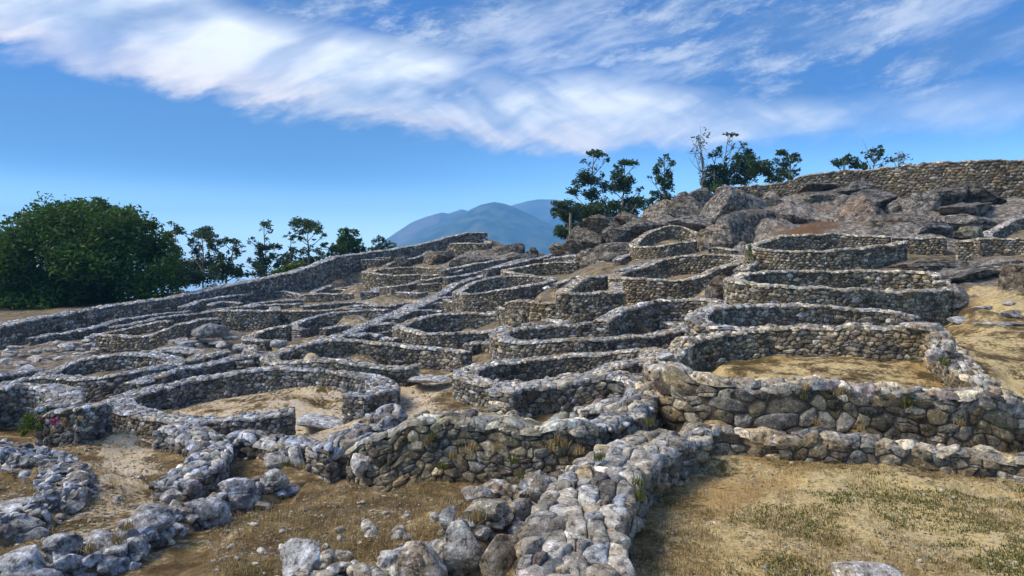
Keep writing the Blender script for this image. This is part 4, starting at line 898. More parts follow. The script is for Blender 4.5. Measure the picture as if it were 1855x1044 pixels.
# foreground stones one can tell apart
FG = 'big loose foreground stones'
def fr(label, px, py, wp, hp, D, seed, **k):
    k.setdefault('sub', 5); k.setdefault('facets', 13); k.setdefault('lo', .42); k.setdefault('hi', .82); rock('boulder', label, px, py, wp, hp, D, seed, group=FG, **k)
fr('largest boulder at the bottom centre with a bright pointed crest', 762, 1020, 100, 84, 6.1, 300, facets=8, v=1.05)
fr('dark-veined tall boulder right of the largest boulder', 842, 985, 76, 90, 6.3, 301, facets=8)
fr('upright little standing stone behind the boulders', 811, 936, 32, 46, 6.75, 302, facets=10, lo=.6, hi=.8, deep=.8, box=.55)
fr('slanted slab stone leaning at the bottom centre right', 905, 1008, 66, 96, 6.0, 303, tilt=-22, deep=.5, tone=(1.05, 1, .92))
fr('pale rounded boulder at the bottom left of centre', 544, 1010, 84, 66, 6.35, 304, facets=6, tone=COOL_SKY, v=1.05)
fr('flat-topped boulder above the standing stone', 865, 895, 60, 34, 7.6, 305, tone=COOL_SKY)
fr('smooth low stone left of the wide path wall', 900, 885, 54, 28, 7.8, 306)
fr('dark hexagonal upright stone beside the wide path wall', 980, 885, 46, 56, 7.5, 307, v=.8, facets=10, lo=.6, hi=.82)
fr('slab of mossy stone under the flat-topped boulder', 880, 922, 80, 30, 7.1, 308, tone=(1, 1, .85))
fr('upright squared slab standing against the rounded corner wall', 1040, 788, 42, 58, 9.45, 309, facets=8, lo=.62, hi=.8, deep=.55, box=.55)
fr('triangular white stone lying below the heaped wall', 656, 842, 40, 40, 10.0, 310, facets=5, lo=.35, hi=.6, v=1.55)
fr('pale slab leaning sideways in the heaped wall', 537, 828, 34, 42, 10.8, 311, tilt=40, v=1.5, deep=.6)
fr('grey block beside the leaning pale slab', 500, 836, 46, 30, 10.7, 312, v=.95)
fr('rounded purple-grey boulder crowning the lower left row', 266, 944, 92, 56, 7.7, 313, tone=COOL_SKY, facets=5)
fr('flat stone sheet running down from the crowning boulder', 195, 985, 90, 40, 7.25, 314, tone=COOL_SKY, box=.55)
fr('bulky grey boulder near the lower left corner', 115, 988, 62, 46, 7.0, 315, tone=COOL_SKY, v=.9)
fr('lowest left corner boulder with pitted blue-grey face', 40, 1020, 80, 50, 6.6, 316, tone=COOL_SKY)
fr('split boulder end stone of the row above the crowning boulder', 385, 925, 66, 50, 8.5, 317, tone=COOL_SKY)
fr('big rounded stone at the upper end of the boulder row', 502, 866, 50, 38, 9.5, 318, tone=(.95, .97, 1))
fr('pale flat stone in the middle of the boulder row', 430, 885, 66, 38, 9.1, 319, tone=COOL_SKY, v=1.15)
fr('white round stone left of the weedy yard', 310, 899, 38, 24, 9.9, 320, v=1.3)
fr('long pale slab at the left edge of the low crumbled wall', 45, 922, 120, 36, 9.3, 321, tone=COOL_SKY, v=1.15, tilt=-14, facets=6, box=.55)
fr('blue-grey stone at the bend of the sandy path', 188, 812, 52, 18, 12.8, 322, tone=COOL_SKY)
fr('long flat kerb stone crossing the sandy path', 172, 803, 60, 14, 13.2, 323, tone=COOL_SKY, box=.55)
fr('small square stone beside the crumbled left wall', 168, 866, 20, 14, 11.0, 324, tone=COOL_SKY)
fr('long threshold stone in the doorway of the large round house', 590, 765, 104, 15, 15.0, 325, tone=COOL_SKY, v=1.25, facets=5, lo=.75, hi=.95, tilt=-8, box=.55)
fr('flat stone threshold of the horseshoe house', 778, 687, 76, 8, 17.5, 326, tone=COOL_SKY, v=1.2, facets=4, box=.55)
fr('big domed stone cut by the bottom edge in the yellow yard', 1573, 1040, 112, 40, 5.9, 327, facets=5, v=1.2)
fr('purple-brown block in the middle of the yard front wall', 1567, 718, 58, 50, 11.02, 328, tone=(.80, .71, .73), facets=8, deep=.35)
fr('round dark block on the crest of the yard front wall', 1505, 700, 48, 28, 11.1, 329, tone=(.82, .74, .75), deep=.4)
fr('purple-brown square block at the right end of the yard front wall', 1702, 724, 36, 34, 10.85, 330, tone=(.80, .72, .74), facets=8, lo=.65, hi=.85, deep=.6, box=.55)
fr('wide purple-grey slab block near the right corner of the yard', 1748, 734, 56, 26, 10.85, 331, tone=(.80, .73, .75), facets=8, lo=.65, hi=.85, deep=.6, box=.55)
fr('pale boulder pair top on the yard back wall corner', 1720, 628, 26, 24, 13.2, 332, v=1.2)
fr('violet-grey stone bulging at the yard back wall corner', 1694, 642, 34, 24, 13.0, 333, tone=(.84, .80, .84))
fr('flat capstone on the curled end of the yard back wall', 1672, 592, 70, 16, 14.4, 334, v=1.1, facets=5, box=.55)
fr('big pale slab on the left end of the yard back wall', 1205, 645, 34, 13, 13.9, 335, tone=COOL_SKY, v=1.3, facets=5, box=.55)
fr('low flat rock at the top of the right path by the rounded pier', 1737, 580, 34, 13, 18.2, 336, tone=COOL_SKY, box=.55)
fr('long flat slab crossing the right path', 1806, 588, 78, 9, 17.4, 337, facets=5, box=.55)
fr('small pale step slab higher on the right path', 1778, 557, 34, 8, 18.8, 338, facets=5, box=.55)
fr('flat slab at the right edge beside the path', 1830, 568, 44, 14, 18, 339, box=.55)
fr('little pale slab under the right edge rocks', 1828, 550, 24, 8, 19, 340)
def loose(label, group, n, x0, x1, y0, y1, zl, s0, s1, seed, v=1.2):
    r = random.Random(seed)
    for i in range(n):
        px, py = r.uniform(x0, x1), r.uniform(y0, y1); D = zl * F / (HY - py); x = (px - CX) / F * D
        z = gz1(x, D); s = r.uniform(s0, s1)
        V, Fc = SMALL[2][r.randrange(14)]; t = np.repeat(np.array([[v, v, v * .97]]) * r.uniform(.8, 1.15), len(V), 0)
        o = mesh_np('stone', V * np.array([s, s * .8, s * .55]), Fc, M_ROCK, None, t); o.location = (x, D, z + s * .2); o.rotation_euler = (r.uniform(-.2, .2), r.uniform(-.2, .2), r.uniform(0, 6))
        tag(o, label, 'stone', group)
loose('small pale stone lying in the weedy yard left of the boulders', 'small stones in the weedy yard', 34, 380, 760, 870, 1040, -2.5, .015, .055, 1, 1.4)
loose('small pale stone scattered on the yellow sandy yard', 'small stones on the yellow yard', 36, 1180, 1840, 850, 1040, -2.44, .012, .035, 2, 1.3)
loose('small stone on the ground beside the sandy path', 'small stones by the sandy path', 26, 120, 460, 820, 960, -2.95, .02, .06, 3, 1.2)
loose('fist-sized stone at the foot of the boulder row', 'stones at the foot of the boulder row', 18, 560, 790, 955, 1040, -2.5, .04, .11, 4, 1.2)

# ------------------------------------------------------------------ trees
def leaves(C_, Rr, n, size, nrg, spread=1.0):
    """leaf quads around clump centres C_ with radii Rr (k,3)"""
    k = len(C_); vol = np.prod(Rr, 1) ** (2 / 3); idx = nrg.choice(k, n, p=vol / vol.sum())
    d = nrg.normal(size=(n, 3)); d /= np.linalg.norm(d, axis=1)[:, None]; d *= nrg.uniform(.1, 1.15, (n, 1)) ** .7
    p = C_[idx] + d * Rr[idx] * spread
    a = nrg.normal(size=(n, 3)); a[:, 2] *= .6; a /= np.linalg.norm(a, axis=1)[:, None]
    b = np.cross(a, nrg.normal(size=(n, 3))); b /= np.linalg.norm(b, axis=1)[:, None]
    s = size * nrg.uniform(.6, 1.4, (n, 1))
    V = np.stack([p - a * s, p - b * s * .42 + a * s * .1, p + a * s, p + b * s * .42 + a * s * .1], 1).reshape(-1, 3)
    Fq = np.arange(4 * n).reshape(-1, 4)
    sh = np.clip(nrg.normal(.45, .22, n) + .38 * nrg.normal(size=k)[idx], 0, 1)
    return V, Fq, np.repeat(np.repeat(sh[:, None], 3, 1), 4, 0)
def tube_arrays(paths):
    VV, FF = [], []; b = 0; m = 6
    for pts, r in paths:
        pts = np.array(pts, float); n = len(pts); T = np.gradient(pts, axis=0); T /= np.linalg.norm(T, axis=1)[:, None] + 1e-9
        u = np.cross(T, [0, 1, .01]); u /= np.linalg.norm(u, axis=1)[:, None] + 1e-9; v = np.cross(T, u)
        th = np.arange(m) * 2 * np.pi / m; r = np.interp(np.linspace(0, 1, n), np.linspace(0, 1, len(r)), r)
        V = pts[:, None] + (u[:, None] * np.cos(th)[None, :, None] + v[:, None] * np.sin(th)[None, :, None]) * r[:, None, None]
        VV.append(V.reshape(-1, 3)); i, j = np.meshgrid(np.arange(n - 1), np.arange(m), indexing='ij'); j2 = (j + 1) % m
        FF.append(np.stack([i * m + j, i * m + j2, (i + 1) * m + j2, (i + 1) * m + j], -1).reshape(-1, 4) + b); b += n * m
    return np.concatenate(VV), np.concatenate(FF)
def tree(name, label, D, trunk, clumps, seed, mat, leaf=.16, dens=1.0, cat='tree', group=None, tr=.10, flat=.8, sub=7, twigs=0, limbs=True, depthf=.9):
    nrg = np.random.default_rng(seed); s = D / F
    tp = np.array([P(px, py, D) for px, py in trunk]); tp[1:-1, 1] += nrg.uniform(-.3, .3, max(0, len(tp) - 2))
    root = empty(name, tuple(float(q) for q in tp[0])); off = tp[0]; tag(root, label, cat, group)
    # densify the trunk with a little sway
    tt = np.linspace(0, 1, 24); k0 = np.linspace(0, 1, len(tp)); tr_ = np.stack([np.interp(tt, k0, tp[:, i]) for i in range(3)], -1)
    tr_[:, 0] += .05 * np.sin(tt * 9 + seed); paths = [(tr_, [tr, tr * .25])]
    CC, RR_ = [], []
    for c in clumps:
        px, py, rx = c[:3]; ry = c[3] if len(c) > 3 else rx * flat
        dd = nrg.uniform(-1, 1) * rx * s * 2.2 * depthf; base = np.array(P(px, py, D + dd)); R_ = np.array([rx, rx * .9, ry]) * s
        q = max(1, int(sub * (rx / 10) ** .8))
        for _ in range(q):
            d = nrg.normal(size=3); d /= np.linalg.norm(d); d *= nrg.uniform(.25, 1.1)
            CC.append(base + d * R_); RR_.append(R_ * nrg.uniform(.28, .62) * np.array([1, 1, 1.25]) if q > 1 else R_)
        if limbs:
            if rx > 6:
                tq = tr_[np.argmin(np.abs(tr_[:, 2] - (base[2] - .5)))]; CC.append(base * .6 + tq * .4 + nrg.normal(0, .25, 3)); RR_.append(R_ * .45)
            low = tr_[tr_[:, 2] < base[2] - .15]; a = low[-1 - min(len(low) - 1, int(nrg.integers(0, 4)))] if len(low) else tr_[0]
            dist = np.linalg.norm(base - a)
            if len(low) > 4:
                cand = low[-max(2, len(low) // 2):]; want = base[2] - np.abs(base[0] - cand[:, 0]) * 1.2; a = cand[np.argmin(np.abs(cand[:, 2] - want))]
            mid = (a + base) / 2 + nrg.normal(0, .06, 3) * np.linalg.norm(base - a); mid[2] -= .05
            t_ = np.linspace(0, 1, 7)[:, None]; crv = a * (1 - t_) ** 2 + 2 * mid * t_ * (1 - t_) + base * t_ ** 2
            paths.append((crv, [tr * .42, tr * .12]))
            for _ in range(3):
                e = base + nrg.normal(0, .5, 3) * R_; st = crv[4]; paths.append((st + (e - st) * np.linspace(0, 1, 4)[:, None], [tr * .16, tr * .05]))
    for _ in range(twigs):
        a = tr_[nrg.integers(8, 24)]; c = clumps[nrg.integers(len(clumps))]; e = np.array(P(c[0], c[1], D)) + nrg.normal(0, .75, 3) * c[2] * s
        m_ = (a + e) / 2 + np.array([0, 0, -.2]); t_ = np.linspace(0, 1, 6)[:, None]; paths.append((a * (1 - t_) ** 2 + 2 * m_ * t_ * (1 - t_) + e * t_ ** 2, [.03, .008]))
    V, Fq = tube_arrays(paths); mesh_np('trunk', V - off, Fq, M_BARK, root)
    if mat:
        CC, RR_ = np.array(CC), np.array(RR_); area = (np.prod(RR_, 1) ** (2 / 3)).sum(); n = int(dens * area * 6.5 / leaf ** 2) + 30
        V, Fq, t = leaves(CC, RR_, n, leaf, nrg); mesh_np('crown', V - off, Fq, mat, root, t)
    return root
EU = 'eucalyptus trees on the skyline'
def eu(label, D, trunk, clumps, seed, **k):
    clumps = [(c[0], c[1], c[2] * 1.28, (c[3] if len(c) > 3 else c[2] * .8) * 1.22) for c in clumps]
    k.setdefault('leaf', .115); tree('eucalyptus_tree', label, D, trunk, clumps, seed, M_EUC, group=EU, **k)
tree('broadleaf_tree', 'huge dense dark green leafy tree at the left edge beyond the enclosure wall', 46, [(150, 600), (152, 560), (155, 500), (158, 450)],
     [(60, 440, 56, 44), (120, 420, 52, 46), (190, 420, 54, 44), (245, 445, 46, 44), (290, 475, 36, 46), (30, 505, 54, 50), (110, 510, 64, 52), (190, 515, 66, 50), (262, 515, 46, 44), (-10, 470, 46, 46), (150, 392, 48, 26), (95, 402, 40, 26),
      (38, 388, 15, 9), (215, 398, 36, 22), (262, 412, 22, 16), (310, 505, 22, 30), (-20, 540, 50, 34), (70, 550, 60, 28), (150, 552, 60, 18), (20, 556, 30, 18), (155, 375, 22, 12), (200, 382, 20, 12), (120, 375, 20, 12), (278, 408, 14, 9), (10, 440, 34, 30), (155, 470, 60, 40), (60, 400, 26, 16), (175, 366, 14, 8), (128, 372, 12, 7), (232, 386, 16, 9), (80, 386, 13, 8), (20, 402, 16, 9), (300, 424, 12, 9), (322, 470, 14, 14), (285, 440, 26, 26), (-60, 480, 60, 60)],
     401, M_OAK, leaf=.14, dens=.42, tr=.35, sub=11, depthf=.8, limbs=False)
eu('slender eucalyptus pressed against the right flank of the big leafy tree', 56, [(322, 600), (320, 500), (317, 420)], [(317, 417, 15, 7), (312, 438, 10, 8), (322, 455, 14, 10), (325, 482, 14, 18), (318, 506, 16, 14), (333, 498, 9, 12), (308, 470, 10, 12)], 402)
eu('eucalyptus with a flat umbrella crown second right of the big leafy tree', 57, [(372, 600), (370, 500), (366, 425)], [(367, 423, 21, 7), (352, 432, 8, 5), (382, 430, 9, 6), (350, 440, 7, 6), (358, 458, 10, 8), (386, 446, 9, 8), (386, 470, 14, 13), (360, 480, 18, 14), (352, 503, 16, 14), (380, 500, 18, 14), (345, 456, 5, 4)], 403)
eu('small forked eucalyptus with two separate tufts', 58, [(410, 600), (412, 500), (420, 460), (426, 438)], [(427, 438, 10, 6), (429, 457, 10, 6), (402, 438, 9, 7), (404, 462, 10, 9), (416, 484, 12, 13), (432, 492, 12, 10), (402, 490, 14, 12), (440, 497, 7, 8)], 404)
eu('tall thin eucalyptus with a small top tuft', 60, [(478, 590), (480, 500), (479, 405)], [(481, 406, 8, 6), (486, 415, 6, 5), (487, 433, 5, 4), (456, 438, 7, 4), (480, 447, 12, 7), (502, 446, 8, 5), (466, 458, 8, 6), (499, 464, 9, 7), (459, 480, 10, 9), (481, 476, 12, 11), (502, 478, 9, 7), (452, 470, 4, 3), (481, 496, 14, 10), (453, 497, 8, 7), (512, 462, 6, 4), (468, 492, 8, 9)], 405)
eu('umbrella crowned eucalyptus with a thin open fork in the left group', 61, [(558, 580), (560, 470), (560, 440), (558, 415)], [(560, 408, 20, 9), (541, 418, 8, 6), (585, 427, 7, 4), (543, 430, 8, 4), (575, 418, 9, 7), (564, 446, 5, 4), (552, 458, 9, 6), (560, 470, 15, 8), (581, 461, 11, 8), (548, 474, 8, 8), (570, 478, 10, 6)], 406)
eu('spindly eucalyptus just left of the open forked one', 62, [(528, 580), (529, 490), (526, 430)], [(528, 430, 8, 4), (524, 421, 4, 3), (531, 452, 9, 6), (528, 466, 11, 9), (520, 478, 12, 9), (538, 480, 10, 9), (512, 474, 7, 6)], 407, dens=.8)
tree('round_tree', 'dense dark round-headed tree standing alone near the mountain foot', 63, [(628, 560), (628, 470), (628, 440)],
     [(626, 420, 13, 8), (617, 429, 12, 9), (640, 426, 12, 9), (629, 438, 22, 14), (648, 441, 12, 11), (611, 444, 11, 9), (622, 454, 22, 10), (648, 454, 14, 8), (588, 446, 9, 6), (598, 461, 9, 6), (663, 452, 9, 5), (602, 452, 8, 6)], 408, M_OAK, leaf=.17, dens=1.0, group='dark round trees', tr=.2)
eu('small airy eucalyptus at the foot of the blue mountain', 66, [(686, 520), (686, 460), (685, 436)], [(685, 431, 8, 5), (696, 439, 7, 4), (676, 439, 6, 4), (688, 446, 7, 4), (672, 449, 6, 3), (679, 452, 8, 3)], 409, dens=.7)
tree('shrub', 'low dark shrub behind the skyline wall right of the small airy eucalyptus', 66, [(706, 470), (706, 452)], [(706, 447, 11, 5), (698, 450, 7, 4), (716, 450, 7, 3)], 410, M_OAK, cat='shrub', leaf=.14, tr=.05)
tree('shrub', 'bright green shrub sprawling behind the enclosure wall below the umbrella eucalyptus', 55, [(520, 520), (520, 500)], [(520, 489, 16, 7), (536, 484, 14, 7), (504, 495, 14, 6), (548, 477, 10, 6)], 411, M_SHRUB, cat='shrub', leaf=.14, tr=.05, dens=1.3)
tree('shrub', 'dry golden shrub at the right foot of the big leafy tree', 44, [(318, 560), (318, 540)], [(312, 534, 16, 5), (335, 531, 14, 4), (296, 540, 12, 4)], 412, M_DRY, cat='shrub', leaf=.10, tr=.04)
eu('tallest airy eucalyptus of the right group above the saddle', 58, [(1078, 470), (1075, 400), (1072, 340), (1074, 285)], [(1074, 278, 12, 5), (1056, 290, 6, 4), (1099, 290, 6, 3), (1088, 280, 8, 5), (1064, 325, 22, 9), (1046, 336, 8, 7), (1066, 352, 15, 10), (1034, 349, 12, 6), (1093, 338, 9, 9), (1092, 318, 6, 5), (1069, 380, 26, 14), (1088, 371, 12, 10), (1047, 392, 18, 11), (1077, 394, 18, 10), (1080, 305, 5, 4)], 420)
eu('bushy leaning eucalyptus at the left end of the right group', 55, [(1036, 450), (1030, 410), (1022, 380)], [(1020, 371, 15, 7), (1012, 386, 11, 9), (1028, 388, 12, 8), (1014, 418, 17, 8), (1036, 408, 12, 8), (1040, 396, 12, 9), (1026, 425, 10, 6), (1007, 368, 5, 4)], 421, dens=1.2)
eu('flat topped eucalyptus right of the tallest airy one', 57, [(1130, 460), (1128, 390), (1130, 340), (1132, 302)], [(1134, 296, 16, 5), (1115, 301, 6, 3), (1152, 298, 6, 4), (1112, 320, 10, 8), (1136, 325, 13, 8), (1131, 339, 16, 10), (1108, 339, 9, 10), (1157, 345, 7, 6), (1142, 363, 20, 9), (1160, 366, 10, 9), (1115, 379, 16, 11), (1142, 379, 18, 10), (1126, 392, 18, 8), (1126, 310, 8, 5)], 422)
eu('narrow spire eucalyptus standing alone on the slope', 55, [(1200, 440), (1202, 370), (1205, 288)], [(1208, 284, 6, 5), (1197, 294, 8, 6), (1212, 299, 9, 7), (1190, 309, 9, 7), (1212, 314, 10, 9), (1196, 325, 12, 8), (1217, 334, 8, 8), (1204, 341, 11, 9), (1177, 321, 5, 4), (1209, 357, 14, 7), (1185, 350, 8, 5), (1180, 364, 10, 6), (1177, 376, 9, 6), (1198, 368, 10, 8)], 423)
eu('bare thin branched eucalyptus leading the hilltop group', 56, [(1276, 420), (1273, 340), (1270, 280), (1266, 245)], [(1266, 256, 14, 13), (1258, 275, 9, 9), (1274, 301, 5, 4), (1276, 320, 4, 6)], 424, dens=.10, twigs=34, sub=4, tr=.08)
eu('eucalyptus with one dark side tuft next to the bare thin one', 56.5, [(1290, 420), (1292, 330), (1296, 285)], [(1301, 275, 9, 6), (1288, 282, 7, 5), (1298, 304, 12, 7), (1285, 314, 12, 9), (1280, 334, 13, 9), (1300, 330, 9, 9)], 425)
eu('tall eucalyptus with a high lone tuft over the hilltop group', 57, [(1312, 420), (1312, 320), (1316, 260)], [(1325, 246, 8, 4), (1318, 243, 5, 3), (1344, 263, 6, 5), (1330, 265, 4, 3), (1314, 290, 5, 4), (1314, 309, 15, 10), (1312, 328, 16, 10)], 426, twigs=10)
eu('dense wind-swept eucalyptus in the middle of the hilltop group', 57, [(1352, 420), (1350, 350), (1352, 300)], [(1352, 278, 12, 7), (1341, 287, 11, 8), (1365, 292, 14, 9), (1349, 304, 20, 11), (1368, 306, 14, 10), (1346, 325, 14, 10), (1378, 302, 10, 7), (1366, 326, 5, 4)], 427)
eu('dark low eucalyptus linking the two ends of the hilltop group', 58, [(1398, 400), (1398, 340), (1396, 312)], [(1384, 304, 14, 7), (1387, 314, 11, 7), (1408, 301, 12, 8), (1413, 314, 12, 9), (1406, 325, 12, 6), (1390, 326, 5, 4)], 428)
eu('open branched eucalyptus at the right end of the hilltop group', 57, [(1424, 400), (1428, 330), (1434, 290)], [(1422, 277, 12, 5), (1438, 282, 11, 7), (1448, 290, 5, 4), (1436, 309, 5, 3), (1449, 306, 4, 3), (1426, 319, 9, 5), (1441, 318, 5, 3), (1428, 290, 7, 5)], 429, twigs=8)
eu('small umbrella eucalyptus peeping over the hilltop wall', 54, [(1532, 380), (1531, 320), (1532, 298)], [(1535, 288, 15, 6), (1517, 295, 10, 4), (1543, 298, 10, 5), (1528, 298, 8, 4)], 430)
eu('dark low tuft eucalyptus beside the small umbrella one', 55, [(1562, 380), (1561, 310)], [(1561, 300, 9, 7), (1552, 297, 5, 4)], 431, limbs=False)
eu('airy fan-shaped eucalyptus peeping over the hilltop wall', 55, [(1580, 380), (1582, 315), (1588, 285)], [(1590, 274, 12, 6), (1567, 277, 6, 3), (1570, 287, 5, 3), (1614, 289, 7, 5), (1590, 289, 5, 4), (1597, 300, 4, 3), (1578, 282, 4, 3)], 432, twigs=10, tr=.08)
eu('leafless sapling behind the hilltop wall', 53, [(1627, 380), (1628, 310), (1627, 272)], [(1630, 282, 12, 8), (1638, 286, 8, 6)], 433, dens=.05, twigs=18, tr=.05)
tree('shrub', 'small dark bush topping the hilltop wall', 49, [(1652, 320), (1652, 304)], [(1652, 300, 10, 3), (1632, 302, 7, 2.5)], 434, M_OAK, cat='shrub', leaf=.12, tr=.04)
tree('shrub', 'green bush below the bare thin eucalyptus', 52, [(1285, 370), (1285, 350)], [(1282, 344, 14, 6), (1266, 350, 8, 4), (1298, 338, 8, 6)], 435, M_OAK, cat='shrub', leaf=.13, tr=.04)
bx_ = P(1033, 398, 49.5)
pst = mesh_np('marker_post', *tube_arrays([([(0, 0, -1.2), (0, 0, -.2), (.01, 0, .65)], [.09, .08])]), M_BARK); pst.location = P(1033, 404, 49.5); tag(pst, 'short grey post standing at the edge of the saddle slope', 'post')
tree('plant', 'purple flowering heather against the stubby pier', 12.7, [(98, 790), (98, 772)], [(98, 766, 11, 6)], 436, M_FLOWER, cat='plant', leaf=.02, tr=.01)
tree('plant', 'yellow-green bush growing beside the purple heather', 12.9, [(60, 800), (58, 780)], [(58, 768, 16, 14), (78, 762, 14, 12), (44, 782, 12, 8)], 437, M_SHRUB, cat='plant', leaf=.022, tr=.012)
tree('plant', 'golden dry tuft right of the purple heather', 12.6, [(122, 790), (122, 775)], [(122, 768, 8, 12)], 438, M_DRY, cat='plant', leaf=.022, tr=.01)
tree('plant', 'green weed growing at the left end of the level rim house', 25.6, [(1357, 478), (1356, 462)], [(1356, 455, 7, 12), (1360, 468, 6, 9)], 439, M_SHRUB, cat='plant', leaf=.04, tr=.012)

# ------------------------------------------------------------------ hills across the river
def hill(name, prof, D, depth, seed, mat, amp):
    prof = np.array(prof, float); n = 360; px = np.linspace(prof[0, 0], prof[-1, 0], n); py = np.interp(px, prof[:, 0], prof[:, 1])
    k = 81; t = np.linspace(-1, 1, k)                            # -1 foot towards us, 0 ridge, +1 behind
    X = (px - CX) / F * D; Z = (HY - py) / F * D + CZ; base = -190.
    TT_, XX = np.meshgrid(t, X, indexing='ij'); ZZ = np.repeat(Z[None], k, 0)
    Y = D + TT_ * depth; fall = np.abs(TT_) ** 1.15
    p = np.stack([XX, Y, XX * 0], -1)
    rid = (1 - 2 * np.abs(fbm(p * (3.2 / depth), 5, seed))) * amp
    z = base + (ZZ - base) * (1 - fall) + rid * np.minimum(1, .06 + np.abs(TT_) * 3) * (1 - fall * .5) + amp * .12 * fbm(p * (14 / depth), 4, seed + 3)
    i, j = np.meshgrid(np.arange(k - 1), np.arange(n - 1), indexing='ij')
    o = mesh_np(name, np.stack([XX, Y, z], -1).reshape(-1, 3), np.stack([i * n + j, i * n + j + 1, (i + 1) * n + j + 1, (i + 1) * n + j], -1).reshape(-1, 4), mat)
    tag(o, kind='structure'); return o
M_HILL = simple_mat('hill_woods', (.012, .040, .018), (.11, .12, .06), .020)
M_HILL2 = simple_mat('hill_heath', (.07, .08, .06), (.22, .19, .16), .006)
hill('hill', [(560, 500), (640, 478), (690, 456), (720, 446), (760, 426), (800, 405), (828, 397), (850, 382), (872, 371), (895, 366), (915, 369), (932, 376), (960, 388), (985, 401), (1010, 410), (1060, 424), (1120, 440), (1200, 465), (1300, 498)], 2600, 900, 61, M_HILL, 22)
hill('hill', [(600, 500), (650, 472), (690, 440), (720, 420), (745, 404), (770, 394), (800, 386), (812, 387), (835, 380), (860, 386), (900, 392), (1000, 420), (1100, 450)], 3150, 700, 67, M_HILL2, 20)
hill('hill', [(850, 420), (900, 382), (930, 371), (950, 366), (975, 362), (1005, 362), (1030, 366), (1080, 375), (1150, 398), (1300, 440), (1400, 480)], 3750, 700, 71, M_HILL2, 25)
mw, ww = new_mat('water'); pw = ww.n('ShaderNodeBsdfPrincipled'); pw.inputs['Base Color'].default_value = (.02, .06, .09, 1); pw.inputs['Roughness'].default_value = .12
bw_ = ww.n('ShaderNodeBump', i_Height=ww.noise(ww.n('ShaderNodeNewGeometry').outputs['Position'], .05, 4)); bw_.inputs['Strength'].default_value = .3; ww.t.links.new(bw_.outputs[0], pw.inputs['Normal'])
ww.n('ShaderNodeOutputMaterial', i_0=pw.outputs[0])
wat = mesh_np('water', np.array([[-40000, 450, -148], [40000, 450, -148], [40000, 40000, -148], [-40000, 40000, -148]]), np.array([[0, 1, 2, 3]]), mw); tag(wat, kind='structure')

# ------------------------------------------------------------------ air
HZ_D, HZ_C = 3.7e-4, (.18, .54, 1.0, 1)
hm = bpy.data.materials.new('haze'); hm.use_nodes = True; hn = NT(hm.node_tree)
pv = hn.n('ShaderNodeVolumePrincipled'); pv.inputs['Color'].default_value = HZ_C; pv.inputs['Density'].default_value = HZ_D; pv.inputs['Anisotropy'].default_value = 0.
hn.t.links.new(pv.outputs[0], hn.n('ShaderNodeOutputMaterial').inputs['Volume'])
bm = bmesh.new(); bmesh.ops.create_cube(bm, size=1.0); hme = bpy.data.meshes.new('haze')
for v_ in bm.verts: v_.co = Vector((v_.co.x * 24000, v_.co.y * 6000 + 1500, v_.co.z * 660 + 70))
bm.to_mesh(hme); bm.free(); hme.materials.append(hm); hz = bpy.data.objects.new('haze', hme); COL.objects.link(hz); tag(hz, kind='stuff')

# ------------------------------------------------------------------ ground cover
def grass(name, regions, mat, seed, hgt, wid, lean=.5):
    nrg = np.random.default_rng(seed); XY = []
    for (x0, x1, y0, y1, zl, n, th) in regions:
        px, py = nrg.uniform(x0, x1, n), nrg.uniform(y0, y1, n); D = zl * F / (HY - py); x = (px - CX) / F * D
        keep = fbm(np.stack([x, D, x * 0], -1) * 1.7, 3, seed) + .25 * nrg.random(n) > th; x, D = x[keep], D[keep]
        reps = 5; x = np.repeat(x, reps) + nrg.normal(0, .035, len(x) * reps); D = np.repeat(D, reps) + nrg.normal(0, .035, len(D) * reps)
        XY.append(np.stack([x, D], -1))
    q = np.concatenate(XY); n = len(q); z = ground_z(q[:, 0], q[:, 1])
    b = np.stack([q[:, 0], q[:, 1], z - .005], -1); a = nrg.uniform(0, 6.28, n); l = hgt * nrg.uniform(.4, 1.3, n); t = np.abs(nrg.normal(0, lean, n))
    tip = b + np.stack([np.cos(a) * np.sin(t) * l, np.sin(a) * np.sin(t) * l, np.cos(np.clip(t, 0, 1.45)) * l], -1)
    side = np.stack([-np.sin(a), np.cos(a), a * 0], -1) * (wid * nrg.uniform(.6, 1.4, n))[:, None]
    mid = b * .45 + tip * .55 + np.array([0, 0, 1.]) * (l * .08)[:, None]
    V = np.stack([b - side, b + side, mid + side * .7, tip, mid - side * .7], 1).reshape(-1, 3)
    i = np.arange(n)[:, None] * 5; Fq = np.concatenate([i + np.array([[0, 1, 2, 4]]), i + np.array([[4, 2, 3, 3]])])
    tri = np.concatenate([i + np.array([[0, 1, 2]]), i + np.array([[0, 2, 4]]), i + np.array([[4, 2, 3]])])
    o = mesh_np(name, V, tri, mat, None, np.repeat(np.repeat(nrg.random((n, 1)), 3, 1), 5, 0)); tag(o, kind='stuff'); return o
grass('dry_grass', [(380, 900, 855, 1060, -2.5, 8000, .12), (130, 480, 800, 930, -2.95, 4000, .2), (0, 130, 830, 1044, -2.95, 3000, -.1), (1120, 1300, 820, 1044, -2.44, 3500, .0), (1180, 1880, 820, 1044, -2.44, 6000, .28), (1400, 1880, 812, 880, -2.44, 4500, .0), (200, 860, 690, 790, -2.95, 5000, .15)], M_DRY, 7, .036, .0028, 1.0)
grass('straw', [(380, 900, 850, 1060, -2.5, 2600, .05), (1120, 1880, 815, 1060, -2.44, 3600, .15), (100, 480, 790, 980, -2.95, 1500, .1)], M_DRY, 19, .10, .0022, 1.5)
grass('green_weeds', [(380, 900, 840, 1060, -2.5, 2500, .35), (1120, 1880, 830, 1060, -2.44, 14000, .30), (0, 480, 800, 1000, -2.95, 1800, .35), (560, 860, 690, 780, -2.95, 900, .3)], M_WEED, 11, .032, .005, .9)
